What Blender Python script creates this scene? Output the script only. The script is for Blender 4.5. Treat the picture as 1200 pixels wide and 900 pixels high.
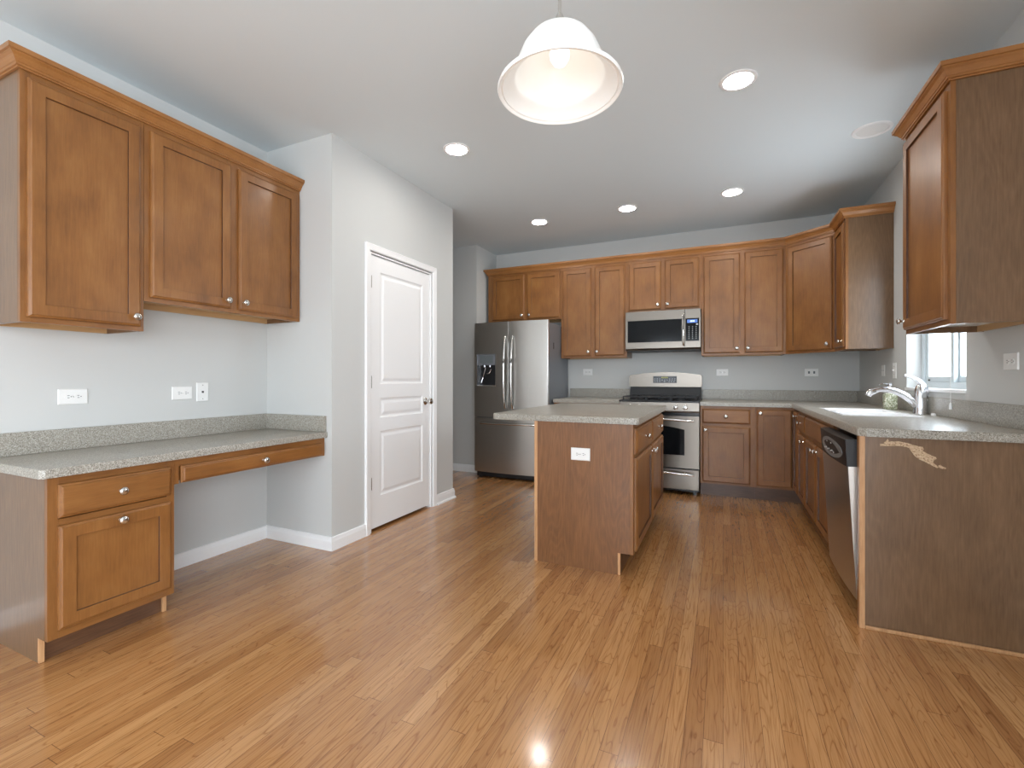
import bpy, bmesh, math, random
from mathutils import Vector, Matrix
random.seed(7)
R = math.radians
PI = math.pi
for o in list(bpy.data.objects): bpy.data.objects.remove(o, do_unlink=True)
SC = bpy.context.scene
COL = SC.collection

# ------------------------------------------------------------------ camera, world, light, exposure
F_PX = 543.0
cam_d = bpy.data.cameras.new('camera'); cam = bpy.data.objects.new('camera', cam_d); COL.objects.link(cam)
cam.location = (0, 0, 1.129); cam.rotation_euler = (R(90), 0, R(24.47))
cam_d.sensor_width = 36; cam_d.lens = F_PX / 1200 * 36; cam_d.shift_y = -6.15 / 1200; cam_d.clip_start = 0.02
SC.camera = cam
SC.view_settings.view_transform = 'Standard'; SC.view_settings.look = 'None'
SC.view_settings.gamma = 1; SC.view_settings.use_curve_mapping = False
SC.view_settings.exposure = 0.22
W = bpy.data.worlds.new('sky'); SC.world = W; W.use_nodes = True
wn = W.node_tree.nodes; wl = W.node_tree.links
bg = wn['Background']; bg.inputs[0].default_value = (0.84, 0.92, 1.0, 1); bg.inputs[1].default_value = 8.9

def area(name, loc, rot, sx, sy, power, col=(1, 1, 1)):
    d = bpy.data.lights.new(name, 'AREA'); d.shape = 'RECTANGLE'; d.size = sx; d.size_y = sy
    d.energy = power; d.color = col
    o = bpy.data.objects.new(name, d); COL.objects.link(o); o.location = loc; o.rotation_euler = rot
    return o
# light portals: they emit nothing, they only guide the sky's light through the openings
for nm, loc, rot, sx, sy in (('portal_patio_door', (1.33, -1.5, 1.125), (0, R(90), 0), 2.2, 2.8), ('portal_rear_window', (-0.8, -3.30, 1.3), (R(90), 0, 0), 2.2, 1.8),
                             ('portal_sink_window', (1.35, 3.735, 1.6), (0, R(90), 0), 1.06, 0.89)):
    area(nm, loc, rot, sx, sy, 1.0).data.cycles.is_portal = True

# ------------------------------------------------------------------ node helpers
def newmat(name):
    m = bpy.data.materials.new(name); m.use_nodes = True
    nt = m.node_tree; b = nt.nodes['Principled BSDF']
    return m, nt, b
def N(nt, t, **kw):
    n = nt.nodes.new(t)
    for k, v in kw.items(): setattr(n, k, v)
    return n
def S(n, **kw):
    for k, v in kw.items(): n.inputs[k.replace('_', ' ')].default_value = v
    return n
def ramp(nt, stops):
    r = nt.nodes.new('ShaderNodeValToRGB'); e = r.color_ramp.elements
    while len(e) > 1: e.remove(e[-1])
    e[0].position = stops[0][0]; e[0].color = (*stops[0][1], 1)
    for p, c in stops[1:]:
        x = e.new(p); x.color = (*c, 1)
    return r
def lin(c):
    return tuple(((v / 255) / 12.92 if v / 255 <= 0.04045 else ((v / 255 + 0.055) / 1.055) ** 2.4) for v in c)
def plain(name, rgb, rough=0.5, metal=0.0, spec=0.5, bump=0.0, bscale=200, coat=0.0):
    m, nt, b = newmat(name)
    b.inputs['Base Color'].default_value = (*lin(rgb), 1); b.inputs['Roughness'].default_value = rough
    b.inputs['Metallic'].default_value = metal; b.inputs['Specular IOR Level'].default_value = spec
    b.inputs['Coat Weight'].default_value = coat
    tc = N(nt, 'ShaderNodeTexCoord'); no = N(nt, 'ShaderNodeTexNoise'); no.inputs['Scale'].default_value = bscale
    nt.links.new(tc.outputs['Object'], no.inputs['Vector'])
    mr = N(nt, 'ShaderNodeMapRange'); S(mr, To_Min=max(0.0, rough - 0.03), To_Max=min(1, rough + 0.03))
    nt.links.new(no.outputs['Fac'], mr.inputs['Value']); nt.links.new(mr.outputs[0], b.inputs['Roughness'])
    if bump:
        bp = N(nt, 'ShaderNodeBump'); S(bp, Strength=bump, Distance=0.002)
        nt.links.new(no.outputs['Fac'], bp.inputs['Height']); nt.links.new(bp.outputs[0], b.inputs['Normal'])
    return m
def wood(name, dark, mid, light, axis='z', rough=0.38, grain=1.0, cathedral=0.0, blotch=0.5, coat=0.14):
    """stained timber: fine grain along axis, soft blotches, optional cathedral figure"""
    m, nt, b = newmat(name); L = nt.links.new
    tc = N(nt, 'ShaderNodeTexCoord'); oi = N(nt, 'ShaderNodeObjectInfo')
    off = N(nt, 'ShaderNodeVectorMath', operation='SCALE'); off.inputs[0].default_value = (13.1, 7.7, 5.3)
    L(oi.outputs['Random'], off.inputs['Scale'])
    ad = N(nt, 'ShaderNodeVectorMath', operation='ADD'); L(tc.outputs['Object'], ad.inputs[0]); L(off.outputs[0], ad.inputs[1])
    def mapped(s_long, s_cross):
        mp = N(nt, 'ShaderNodeMapping')
        mp.inputs['Scale'].default_value = {'z': (s_cross, s_cross, s_long), 'x': (s_long, s_cross, s_cross), 'y': (s_cross, s_long, s_cross)}[axis]
        L(ad.outputs[0], mp.inputs['Vector']); return mp
    g = N(nt, 'ShaderNodeTexNoise'); S(g, Scale=1.0, Detail=6.0, Roughness=0.65); L(mapped(9, 140).outputs[0], g.inputs['Vector'])
    bl = N(nt, 'ShaderNodeTexNoise'); S(bl, Scale=1.0, Detail=3.0, Roughness=0.5); L(mapped(4.5, 8.0).outputs[0], bl.inputs['Vector'])
    mx = N(nt, 'ShaderNodeMix'); mx.inputs['Factor'].default_value = 0.5 * blotch + 0.15
    L(g.outputs['Fac'], mx.inputs[2]); L(bl.outputs['Fac'], mx.inputs[3])
    val = mx.outputs[0]
    if cathedral:
        wv = N(nt, 'ShaderNodeTexNoise'); S(wv, Scale=1.0, Detail=2.0, Roughness=0.4); L(mapped(0.9, 5.0).outputs[0], wv.inputs['Vector'])
        mu = N(nt, 'ShaderNodeMath', operation='MULTIPLY'); mu.inputs[1].default_value = 46.0; L(wv.outputs['Fac'], mu.inputs[0])
        fr = N(nt, 'ShaderNodeMath', operation='PINGPONG'); fr.inputs[1].default_value = 1.0; L(mu.outputs[0], fr.inputs[0])
        pw = N(nt, 'ShaderNodeMath', operation='POWER'); pw.inputs[1].default_value = 2.0; L(fr.outputs[0], pw.inputs[0])
        m2 = N(nt, 'ShaderNodeMix'); m2.inputs['Factor'].default_value = cathedral; L(val, m2.inputs[2]); L(pw.outputs[0], m2.inputs[3])
        val = m2.outputs[0]
    w = 0.16 / max(grain, .1)
    rp = ramp(nt, [(0.5 - w, dark), (0.5, mid), (0.5 + w, light)]); L(val, rp.inputs[0])
    hs = N(nt, 'ShaderNodeHueSaturation'); L(rp.outputs[0], hs.inputs['Color'])
    mr = N(nt, 'ShaderNodeMapRange'); S(mr, To_Min=0.93, To_Max=1.07); L(oi.outputs['Random'], mr.inputs['Value']); L(mr.outputs[0], hs.inputs['Value'])
    L(hs.outputs[0], b.inputs['Base Color'])
    b.inputs['Roughness'].default_value = rough; b.inputs['Coat Weight'].default_value = coat; b.inputs['Coat Roughness'].default_value = 0.18
    bp = N(nt, 'ShaderNodeBump'); S(bp, Strength=0.05, Distance=0.001); L(g.outputs['Fac'], bp.inputs['Height']); L(bp.outputs[0], b.inputs['Normal'])
    return m
M = {}
M['maple'] = wood('maple_vertical', lin((104, 64, 29)), lin((137, 89, 43)), lin((158, 109, 59)), 'z', grain=0.6, blotch=0.9)
M['maple_h'] = wood('maple_horizontal', lin((104, 64, 29)), lin((137, 89, 43)), lin((158, 109, 59)), 'x', grain=0.6, blotch=0.9)
M['maple_dark'] = wood('maple_rail', lin((112, 70, 36)), lin((136, 90, 48)), lin((152, 104, 60)), 'x', grain=0.6)  # rail maple with horizontal grain
M['crown'] = wood('crown_maple', lin((128, 82, 40)), lin((158, 106, 56)), lin((178, 126, 74)), 'x', grain=0.5, blotch=0.9)
M['glaze_shade'] = plain('glaze_shade_brown', (78, 46, 26), 0.4)  # mostly panel-edge shadow put into the colour, with a little glaze
M['veneer'] = wood('veneer_side', lin((98, 72, 48)), lin((118, 89, 62)), lin((134, 103, 75)), 'z', rough=0.34, grain=0.75, cathedral=0.07, blotch=0.3, coat=0.32)
M['veneer_warm'] = wood('veneer_island', lin((102, 66, 36)), lin((128, 84, 48)), lin((146, 100, 61)), 'z', rough=0.38, grain=0.75, cathedral=0.09, blotch=0.3)
M['strip'] = wood('edge_strip', lin((176, 128, 84)), lin((200, 152, 106)), lin((212, 166, 122)), 'z', blotch=0.2)
M['underside'] = plain('cabinet_underside', (196, 158, 112), 0.4)
M['underside_lit'] = plain('cabinet_underside_lit', (226, 222, 214), 0.3)  # paler underside for the near right cabinet: window reflection put into the colour
M['toe'] = wood('toe_kick', lin((78, 52, 34)), lin((98, 66, 44)), lin((114, 80, 54)), 'x', rough=0.4)
M['torn'] = plain('torn_veneer', (205, 178, 148), 0.8, bump=0.6, bscale=300)
def torn():
    nt = M['torn'].node_tree; b = nt.nodes['Principled BSDF']; no = N(nt, 'ShaderNodeTexNoise'); S(no, Scale=150.0, Detail=3.0)
    tc = N(nt, 'ShaderNodeTexCoord'); nt.links.new(tc.outputs['Object'], no.inputs['Vector'])
    rp = ramp(nt, [(0.34, lin((140, 104, 78))), (0.46, lin((196, 168, 136))), (0.7, lin((216, 192, 162)))]); nt.links.new(no.outputs['Fac'], rp.inputs[0]); nt.links.new(rp.outputs[0], b.inputs['Base Color'])
torn()
M['wall'] = plain('wall_paint', (206, 207, 205), 0.75, bump=0.06, bscale=350)
M['ceiling'] = plain('ceiling_paint', (222, 230, 233), 0.9, bump=0.05, bscale=300)
M['trim'] = plain('trim_white', (247, 247, 247), 0.35)
M['door'] = plain('door_white', (246, 246, 246), 0.38)
M['plate'] = plain('plate_white', (240, 240, 238), 0.35)
M['slot'] = plain('slot_dark', (60, 60, 60), 0.5)
M['vinyl'] = plain('window_vinyl', (206, 216, 220), 0.35)
M['nickel'] = plain('satin_nickel', (218, 216, 212), 0.22, metal=1.0)
M['chrome'] = plain('chrome', (232, 232, 236), 0.07, metal=1.0)
M['black'] = plain('black_enamel', (16, 16, 18), 0.25)
M['black_soft'] = plain('black_plastic', (28, 28, 30), 0.42)
M['iron'] = plain('cast_iron', (30, 31, 34), 0.5)
M['glass_black'] = plain('black_glass', (20, 22, 25), 0.08, spec=0.22)
M['grey_panel'] = plain('grey_oval_panel', (112, 119, 122), 0.3)
M['fridge_side'] = plain('fridge_side', (132, 136, 142), 0.4, metal=0.3)
M['porcelain'] = plain('porcelain', (246, 246, 246), 0.15)
M['mark'] = plain('printed_mark', (214, 218, 220), 0.5)
M['amber'] = plain('amber_digits', (190, 190, 80), 0.4)
M['void'] = plain('pantry_inside', (70, 66, 60), 0.9)
M['outside'] = plain('outside_ground', (190, 190, 186), 0.9)

def steel(name, axis):
    m, nt, b = newmat(name); L = nt.links.new
    b.inputs['Base Color'].default_value = (*lin((129, 122, 114) if axis == 'x' else (188, 185, 180)), 1); b.inputs['Metallic'].default_value = 1
    tc = N(nt, 'ShaderNodeTexCoord'); mp = N(nt, 'ShaderNodeMapping')
    mp.inputs['Scale'].default_value = (3, 3, 900) if axis == 'x' else (900, 900, 3)
    no = N(nt, 'ShaderNodeTexNoise'); S(no, Scale=1.0, Detail=3.0); L(tc.outputs['Object'], mp.inputs[0]); L(mp.outputs[0], no.inputs['Vector'])
    mr = N(nt, 'ShaderNodeMapRange'); S(mr, To_Min=0.24, To_Max=0.36); L(no.outputs['Fac'], mr.inputs['Value']); L(mr.outputs[0], b.inputs['Roughness'])
    bp = N(nt, 'ShaderNodeBump'); S(bp, Strength=0.04, Distance=0.0005); L(no.outputs['Fac'], bp.inputs['Height']); L(bp.outputs[0], b.inputs['Normal'])
    return m
M['steel'] = steel('stainless_horizontal', 'x'); M['steel_v'] = steel('stainless_vertical', 'z')

def stone():
    m, nt, b = newmat('speckled_solid_surface'); L = nt.links.new
    tc = N(nt, 'ShaderNodeTexCoord')
    v = N(nt, 'ShaderNodeTexVoronoi'); S(v, Scale=380.0); L(tc.outputs['Object'], v.inputs['Vector'])
    sp = N(nt, 'ShaderNodeSeparateColor'); L(v.outputs['Color'], sp.inputs[0])
    rp = ramp(nt, [(0.0, lin((98, 92, 82))), (0.12, lin((130, 124, 114))), (0.3, lin((156, 150, 139))), (0.65, lin((163, 158, 147))), (0.82, lin((180, 176, 166))), (1.0, lin((204, 201, 192)))])
    L(sp.outputs[0], rp.inputs[0])
    L(rp.outputs[0], b.inputs['Base Color']); b.inputs['Roughness'].default_value = 0.3
    return m
M['stone'] = stone()

def oakfloor():
    m, nt, b = newmat('oak_strip_floor'); L = nt.links.new
    tc = N(nt, 'ShaderNodeTexCoord'); sx = N(nt, 'ShaderNodeSeparateXYZ'); L(tc.outputs['Object'], sx.inputs[0])
    def math_(op, a, c=None, v=None):
        n = N(nt, 'ShaderNodeMath', operation=op); L(a, n.inputs[0])
        if c is not None: L(c, n.inputs[1])
        if v is not None: n.inputs[1].default_value = v
        return n.outputs[0]
    xs = math_('DIVIDE', sx.outputs[0], v=0.0572)
    ix = math_('FLOOR', xs); fx = math_('FRACT', xs)
    w1 = N(nt, 'ShaderNodeTexWhiteNoise', noise_dimensions='1D'); L(ix, w1.inputs['W'])
    ys0 = math_('DIVIDE', sx.outputs[1], v=1.35)
    sh = math_('MULTIPLY', w1.outputs['Value'], v=17.3)
    ys = math_('ADD', ys0, sh); iy = math_('FLOOR', ys); fy = math_('FRACT', ys)
    cb = N(nt, 'ShaderNodeCombineXYZ'); L(ix, cb.inputs[0]); L(iy, cb.inputs[1])
    w2 = N(nt, 'ShaderNodeTexWhiteNoise', noise_dimensions='2D'); L(cb.outputs[0], w2.inputs['Vector'])
    tone = ramp(nt, [(0.0, lin((166, 116, 70))), (0.3, lin((184, 132, 82))), (0.75, lin((191, 140, 89))), (1.0, lin((200, 150, 99)))])
    L(w2.outputs['Value'], tone.inputs[0])
    # grain, shifted per board
    offv = N(nt, 'ShaderNodeVectorMath', operation='SCALE'); L(w2.outputs['Color'], offv.inputs[0]); offv.inputs['Scale'].default_value = 37.0
    ad = N(nt, 'ShaderNodeVectorMath', operation='ADD'); L(tc.outputs['Object'], ad.inputs[0]); L(offv.outputs[0], ad.inputs[1])
    mp = N(nt, 'ShaderNodeMapping'); mp.inputs['Scale'].default_value = (150, 5, 1); L(ad.outputs[0], mp.inputs[0])
    g = N(nt, 'ShaderNodeTexNoise'); S(g, Scale=1.0, Detail=5.0, Roughness=0.6); L(mp.outputs[0], g.inputs['Vector'])
    mp2 = N(nt, 'ShaderNodeMapping'); mp2.inputs['Scale'].default_value = (11, 1.3, 1); L(ad.outputs[0], mp2.inputs[0])
    n2 = N(nt, 'ShaderNodeTexNoise'); S(n2, Scale=1.0, Detail=2.0, Roughness=0.5, Distortion=0.3); L(mp2.outputs[0], n2.inputs['Vector'])
    rg = math_('PINGPONG', math_('MULTIPLY', n2.outputs['Fac'], v=34.0), v=1.0)
    rg = math_('POWER', rg, v=3.0)
    dk = N(nt, 'ShaderNodeMix', data_type='RGBA', blend_type='MULTIPLY')
    gr = ramp(nt, [(0.32, (0.62, 0.52, 0.42)), (0.5, (0.98, 0.97, 0.96)), (0.7, (1.06, 1.06, 1.06))]); L(g.outputs['Fac'], gr.inputs[0])
    dk.inputs[0].default_value = 0.8; L(tone.outputs[0], dk.inputs[6]); L(gr.outputs[0], dk.inputs[7])
    d2 = N(nt, 'ShaderNodeMix', data_type='RGBA', blend_type='MULTIPLY')
    rr = ramp(nt, [(0.0, (1, 1, 1)), (0.55, (0.96, 0.95, 0.93)), (1.0, (0.60, 0.48, 0.36))]); L(rg, rr.inputs[0])
    d2.inputs[0].default_value = 0.8; L(dk.outputs[2], d2.inputs[6]); L(rr.outputs[0], d2.inputs[7])
    # joints
    ex = math_('MINIMUM', fx, math_('SUBTRACT', None or fx, v=0)) if False else fx
    e1 = math_('LESS_THAN', fx, v=0.03)
    e2 = math_('LESS_THAN', fy, v=0.0016)
    e = math_('MAXIMUM', e1, e2)
    d3 = N(nt, 'ShaderNodeMix', data_type='RGBA'); L(math_('MULTIPLY', e, v=0.7), d3.inputs[0]); L(d2.outputs[2], d3.inputs[6]); d3.inputs[7].default_value = (*lin((84, 50, 26)), 1)
    L(d3.outputs[2], b.inputs['Base Color'])
    b.inputs['Roughness'].default_value = 0.24; b.inputs['Coat Weight'].default_value = 0.7; b.inputs['Coat Roughness'].default_value = 0.11
    bp = N(nt, 'ShaderNodeBump'); S(bp, Strength=0.25, Distance=0.001)
    hh = math_('SUBTRACT', math_('MULTIPLY', g.outputs['Fac'], v=0.15), e); L(hh, bp.inputs['Height']); L(bp.outputs[0], b.inputs['Normal'])
    return m
M['floor'] = oakfloor()

def emit(name, rgb, s):
    m, nt, b = newmat(name); b.inputs['Base Color'].default_value = (*lin(rgb), 1)
    b.inputs['Emission Color'].default_value = (*lin(rgb), 1); b.inputs['Emission Strength'].default_value = s
    return m
M['lamp_disc'] = emit('lit_lamp_lens', (255, 249, 241), 90.0)
M['bulb'] = emit('lit_bulb', (255, 252, 246), 1.9)
M['lcd'] = emit('lcd_screen', (70, 104, 168), 0.7)
M['lcd_digit'] = emit('lcd_digits', (205, 225, 255), 1.0)
M['shade_glass'] = emit('frosted_shade_glass', (246, 246, 243), 0.10)
M['shade_glass'].node_tree.nodes['Principled BSDF'].inputs['Roughness'].default_value = 0.3
M['shade_glass'].node_tree.nodes['Principled BSDF'].inputs['Transmission Weight'].default_value = 0.0
def thin_glass():
    m = bpy.data.materials.new('window_glass'); m.use_nodes = True; nt = m.node_tree; nt.nodes.remove(nt.nodes['Principled BSDF'])
    tr = N(nt, 'ShaderNodeBsdfTransparent'); gl = N(nt, 'ShaderNodeBsdfGlossy'); gl.inputs['Roughness'].default_value = 0.02
    fr = N(nt, 'ShaderNodeFresnel'); fr.inputs[0].default_value = 1.3; mx = N(nt, 'ShaderNodeMixShader')
    ge = N(nt, 'ShaderNodeNewGeometry'); fb = N(nt, 'ShaderNodeMath', operation='SUBTRACT'); fb.inputs[0].default_value = 1.0; nt.links.new(ge.outputs['Backfacing'], fb.inputs[1])
    fm = N(nt, 'ShaderNodeMath', operation='MULTIPLY'); nt.links.new(fr.outputs[0], fm.inputs[0]); nt.links.new(fb.outputs[0], fm.inputs[1])
    nt.links.new(fm.outputs[0], mx.inputs[0]); nt.links.new(tr.outputs[0], mx.inputs[1]); nt.links.new(gl.outputs[0], mx.inputs[2])
    nt.links.new(mx.outputs[0], nt.nodes['Material Output'].inputs[0]); return m
M['pane'] = thin_glass()
def bottle_mat():
    m, nt, b = newmat('speckled_green_glass'); L = nt.links.new
    tc = N(nt, 'ShaderNodeTexCoord'); v = N(nt, 'ShaderNodeTexVoronoi'); S(v, Scale=170.0); L(tc.outputs['Object'], v.inputs['Vector'])
    sp = N(nt, 'ShaderNodeSeparateColor'); L(v.outputs['Color'], sp.inputs[0])
    rp = ramp(nt, [(0, lin((120, 124, 92))), (0.4, lin((160, 164, 136))), (0.75, lin((196, 198, 176))), (1, lin((226, 226, 206)))]); L(sp.outputs[0], rp.inputs[0])
    L(rp.outputs[0], b.inputs['Base Color']); b.inputs['Roughness'].default_value = 0.12
    return m
M['bottle'] = bottle_mat()

# ------------------------------------------------------------------ mesh helpers
def nb(): return bmesh.new()
def box(bm, x0, x1, y0, y1, z0, z1, bev=0.0, mi=0, seg=2):
    vs = [bm.verts.new((x, y, z)) for z in (z0, z1) for y in (y0, y1) for x in (x0, x1)]
    fs = [bm.faces.new([vs[i] for i in q]) for q in ((0, 2, 3, 1), (4, 5, 7, 6), (0, 1, 5, 4), (1, 3, 7, 5), (3, 2, 6, 7), (2, 0, 4, 6))]
    for f in fs: f.material_index = mi
    if bev:
        es = list({e for f in fs for e in f.edges})
        r = bmesh.ops.bevel(bm, geom=es, offset=bev, segments=seg, profile=0.5, affect='EDGES')
        for f in r['faces']: f.material_index = mi
    return fs
def loops(bm, x0, x1, z0, z1, prof, mids=None):
    """rectangular raised panel facing -y: prof = [(inset, y)...] from the back edge to the centre"""
    rows = []
    for (i, y) in prof:
        rows.append([bm.verts.new(p) for p in ((x0 + i, y, z0 + i), (x1 - i, y, z0 + i), (x1 - i, y, z1 - i), (x0 + i, y, z1 - i))])
    for k in range(len(rows) - 1):
        a, b = rows[k], rows[k + 1]
        for j in range(4):
            f = bm.faces.new((a[j], a[(j + 1) % 4], b[(j + 1) % 4], b[j]))
            if mids and k in mids: f.material_index = mids[k]
    bm.faces.new(rows[-1]); bm.faces.new(list(reversed(rows[0])))
def lathe(bm, prof, c=(0, 0, 0), ax='z', n=24, mi=0, cap=True):
    rows = []
    for (r, h) in prof:
        if r < 1e-6:
            p = (0, 0, h); rows.append([p])
        else:
            rows.append([(r * math.cos(2 * PI * k / n), r * math.sin(2 * PI * k / n), h) for k in range(n)])
    def tr(p):
        x, y, z = p
        if ax == 'y': x, y, z = x, z, -y
        elif ax == 'x': x, y, z = z, y, -x
        return (x + c[0], y + c[1], z + c[2])
    V = [[bm.verts.new(tr(p)) for p in row] for row in rows]
    fs = []
    for a, b in zip(V[:-1], V[1:]):
        if len(a) == 1 and len(b) == 1: continue
        for k in range(n):
            if len(a) == 1: fs.append(bm.faces.new((a[0], b[(k + 1) % n], b[k])))
            elif len(b) == 1: fs.append(bm.faces.new((a[k], a[(k + 1) % n], b[0])))
            else: fs.append(bm.faces.new((a[k], a[(k + 1) % n], b[(k + 1) % n], b[k])))
    if cap:
        if len(V[0]) > 1: fs.append(bm.faces.new(V[0]))
        if len(V[-1]) > 1: fs.append(bm.faces.new(list(reversed(V[-1]))))
    for f in fs: f.material_index = mi
def tube(bm, pts, rad, n=12, mi=0):
    pts = [Vector(p) for p in pts]
    rads = rad if isinstance(rad, (list, tuple)) else [rad] * len(pts)
    up = Vector((0, 0, 1)); rings = []
    for i, p in enumerate(pts):
        t = (pts[min(i + 1, len(pts) - 1)] - pts[max(i - 1, 0)]).normalized()
        u = t.cross(up)
        if u.length < 0.05: u = t.cross(Vector((0, 1, 0)))
        u.normalize(); v = u.cross(t)
        rings.append([bm.verts.new(p + (u * math.cos(2 * PI * k / n) + v * math.sin(2 * PI * k / n)) * rads[i]) for k in range(n)])
    fs = []
    for a, b in zip(rings[:-1], rings[1:]):
        for k in range(n): fs.append(bm.faces.new((a[k], a[(k + 1) % n], b[(k + 1) % n], b[k])))
    fs.append(bm.faces.new(rings[0])); fs.append(bm.faces.new(rings[-1]))
    for f in fs: f.material_index = mi
def prism(bm, poly, axis, a0, a1, mi=0):
    """poly in the plane normal to axis; extruded from a0 to a1"""
    def P(p, a):
        return {'x': (a, p[0], p[1]), 'y': (p[0], a, p[1]), 'z': (p[0], p[1], a)}[axis]
    A = [bm.verts.new(P(p, a0)) for p in poly]; B = [bm.verts.new(P(p, a1)) for p in poly]
    fs = [bm.faces.new(A), bm.faces.new(list(reversed(B)))]
    for k in range(len(poly)): fs.append(bm.faces.new((A[k], A[(k + 1) % len(poly)], B[(k + 1) % len(poly)], B[k])))
    for f in fs: f.material_index = mi
def slab(bm, outline, holes, z0, z1, bev=0.0):
    es = []
    for lp in [outline] + list(holes):
        vs = [bm.verts.new((x, y, z1)) for x, y in lp]
        es += [bm.edges.new((vs[k], vs[(k + 1) % len(vs)])) for k in range(len(vs))]
    r = bmesh.ops.triangle_fill(bm, use_beauty=True, use_dissolve=False, edges=es)
    fs = [g for g in r['geom'] if isinstance(g, bmesh.types.BMFace)]
    ex = bmesh.ops.extrude_face_region(bm, geom=fs)
    bmesh.ops.translate(bm, verts=[g for g in ex['geom'] if isinstance(g, bmesh.types.BMVert)], vec=(0, 0, z0 - z1))
    bm.faces.ensure_lookup_table()
    bmesh.ops.recalc_face_normals(bm, faces=bm.faces[:])
    if bev:
        sel = [e for e in bm.edges if len(e.link_faces) == 2 and abs(abs(e.link_faces[0].normal.z) - abs(e.link_faces[1].normal.z)) > 0.9 and abs(e.verts[0].co.z - z1) < 1e-5 and abs(e.verts[1].co.z - z1) < 1e-5]
        bmesh.ops.bevel(bm, geom=sel, offset=bev, segments=3, profile=0.5, affect='EDGES')
def sweep(bm, path, prof, mi=0):
    """moulding: path = list of xy corners, prof = [(out, z)...], out to the right of travel; mitred"""
    P2 = [Vector((p[0], p[1])) for p in path]; rows = []
    for i, p in enumerate(P2):
        def nrm(a, b):
            t = (b - a).normalized(); return Vector((t.y, -t.x))
        if i == 0: m = nrm(P2[0], P2[1])
        elif i == len(P2) - 1: m = nrm(P2[-2], P2[-1])
        else:
            n1, n2 = nrm(P2[i - 1], p), nrm(p, P2[i + 1]); m = (n1 + n2).normalized(); m = m / max(0.2, m.dot(n1))
        rows.append([bm.verts.new((p.x + m.x * o, p.y + m.y * o, z)) for o, z in prof])
    n = len(prof)
    for a, b in zip(rows[:-1], rows[1:]):
        for k in range(n): bm.faces.new((a[k], a[(k + 1) % n], b[(k + 1) % n], b[k])).material_index = mi
    bm.faces.new(rows[0]); bm.faces.new(list(reversed(rows[-1])))
def part(name, bm, mats, parent=None, smooth=False, ang=35):
    bmesh.ops.recalc_face_normals(bm, faces=bm.faces[:])
    me = bpy.data.meshes.new(name); bm.to_mesh(me); bm.free()
    for m in (mats if isinstance(mats, (list, tuple)) else [mats]): me.materials.append(M[m] if isinstance(m, str) else m)
    if smooth:
        for p in me.polygons: p.use_smooth = True
        me.set_sharp_from_angle(angle=R(ang))
    o = bpy.data.objects.new(name, me); COL.objects.link(o)
    if parent: o.parent = parent
    return o
def thing(name, label, cat, loc=(0, 0, 0), rz=0, group=None):
    o = bpy.data.objects.new(name, None); COL.objects.link(o); o.empty_display_size = 0.1
    o.location = loc; o.rotation_euler = (0, 0, R(rz)); o['label'] = label; o['category'] = cat
    if group: o['group'] = group
    return o
def tag(o, label, cat, group=None):
    o['label'] = label; o['category'] = cat
    if group: o['group'] = group
    return o
def struct(name, bm, mat, parent=None, smooth=False):
    o = part(name, bm, mat, parent, smooth)
    if not parent: o['kind'] = 'structure'
    return o

# ------------------------------------------------------------------ key planes (metres)
XL, XP, XR, XA = -2.956, -2.339, 1.195, -2.70
YB, YP, YP2, YA, YR = 5.436, 2.281, 3.78, 4.905, -3.2
H = 2.743
CT = 0.908            # counter top
CU = 0.870            # underside of counters
T = 0.12

# ------------------------------------------------------------------ room shell
bm = nb(); box(bm, -4.8, XR + T, YR - T, YB + T, -0.08, 0); struct('floor', bm, 'floor')
bm = nb(); box(bm, -4.8, XR + T, YR - T, YB + T, H, H + 0.1); struct('ceiling', bm, 'ceiling')
bm = nb(); box(bm, XL - T, XL, YR, YP, 0, H); struct('wall_left', bm, 'wall')
bm = nb(); box(bm, XA, XR, YB, YB + T, 0, H); struct('wall_back', bm, 'wall')
# pantry enclosure: side facing the desk, front with the door opening, far side
DY0, DY1, DZ = 2.645, 3.430, 2.058
bm = nb(); box(bm, XL, XP - 0.11, YP, YP + 0.1, 0, H); struct('wall_pantry_side', bm, 'wall')
bm = nb(); box(bm, XP - 0.11, XP, YP, DY0, 0, H); box(bm, XP - 0.11, XP, DY1, YP2, 0, H); box(bm, XP - 0.11, XP, DY0, DY1, DZ, H); struct('wall_pantry_front', bm, 'wall')
bm = nb(); box(bm, -4.7, XP - 0.11, YP2 - 0.1, YP2, 0, H); struct('wall_pantry_far', bm, 'wall')
bm = nb(); box(bm, XL - T, XL, YP + 0.1, YP2 - 0.1, 0, H); struct('wall_pantry_inner', bm, 'void')
bm = nb(); box(bm, -4.7, XA, YA, YB + T, 0, H); struct('wall_alcove', bm, 'wall')
bm = nb(); box(bm, -4.8, -4.7, YP2 - 0.1, YB + T, 0, H); struct('wall_hall', bm, 'wall')
# right wall with sink window and patio door openings
WY0, WY1, WZ0, WZ1 = 3.29, 4.18, 1.066, 2.13
PY0, PY1, PZ = -2.9, -0.1, 2.25
bm = nb(); Xo = XR + 0.16
box(bm, XR, Xo, WY1, YB + T, 0, H); box(bm, XR, Xo, PY1, WY0, 0, H); box(bm, XR, Xo, WY0, WY1, 0, WZ0); box(bm, XR, Xo, WY0, WY1, WZ1, H)
box(bm, XR, Xo, YR - T, PY0, 0, H); box(bm, XR, Xo, PY0, PY1, PZ, H); struct('wall_right', bm, 'wall')
# rear wall with a wide window
RX0, RX1, RZ0, RZ1 = -1.9, 0.3, 0.4, 2.2
bm = nb(); box(bm, XL - T, RX0, YR - T, YR, 0, H); box(bm, RX1, XR, YR - T, YR, 0, H); box(bm, RX0, RX1, YR - T, YR, 0, RZ0); box(bm, RX0, RX1, YR - T, YR, RZ1, H)
struct('wall_rear', bm, 'wall')

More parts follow.
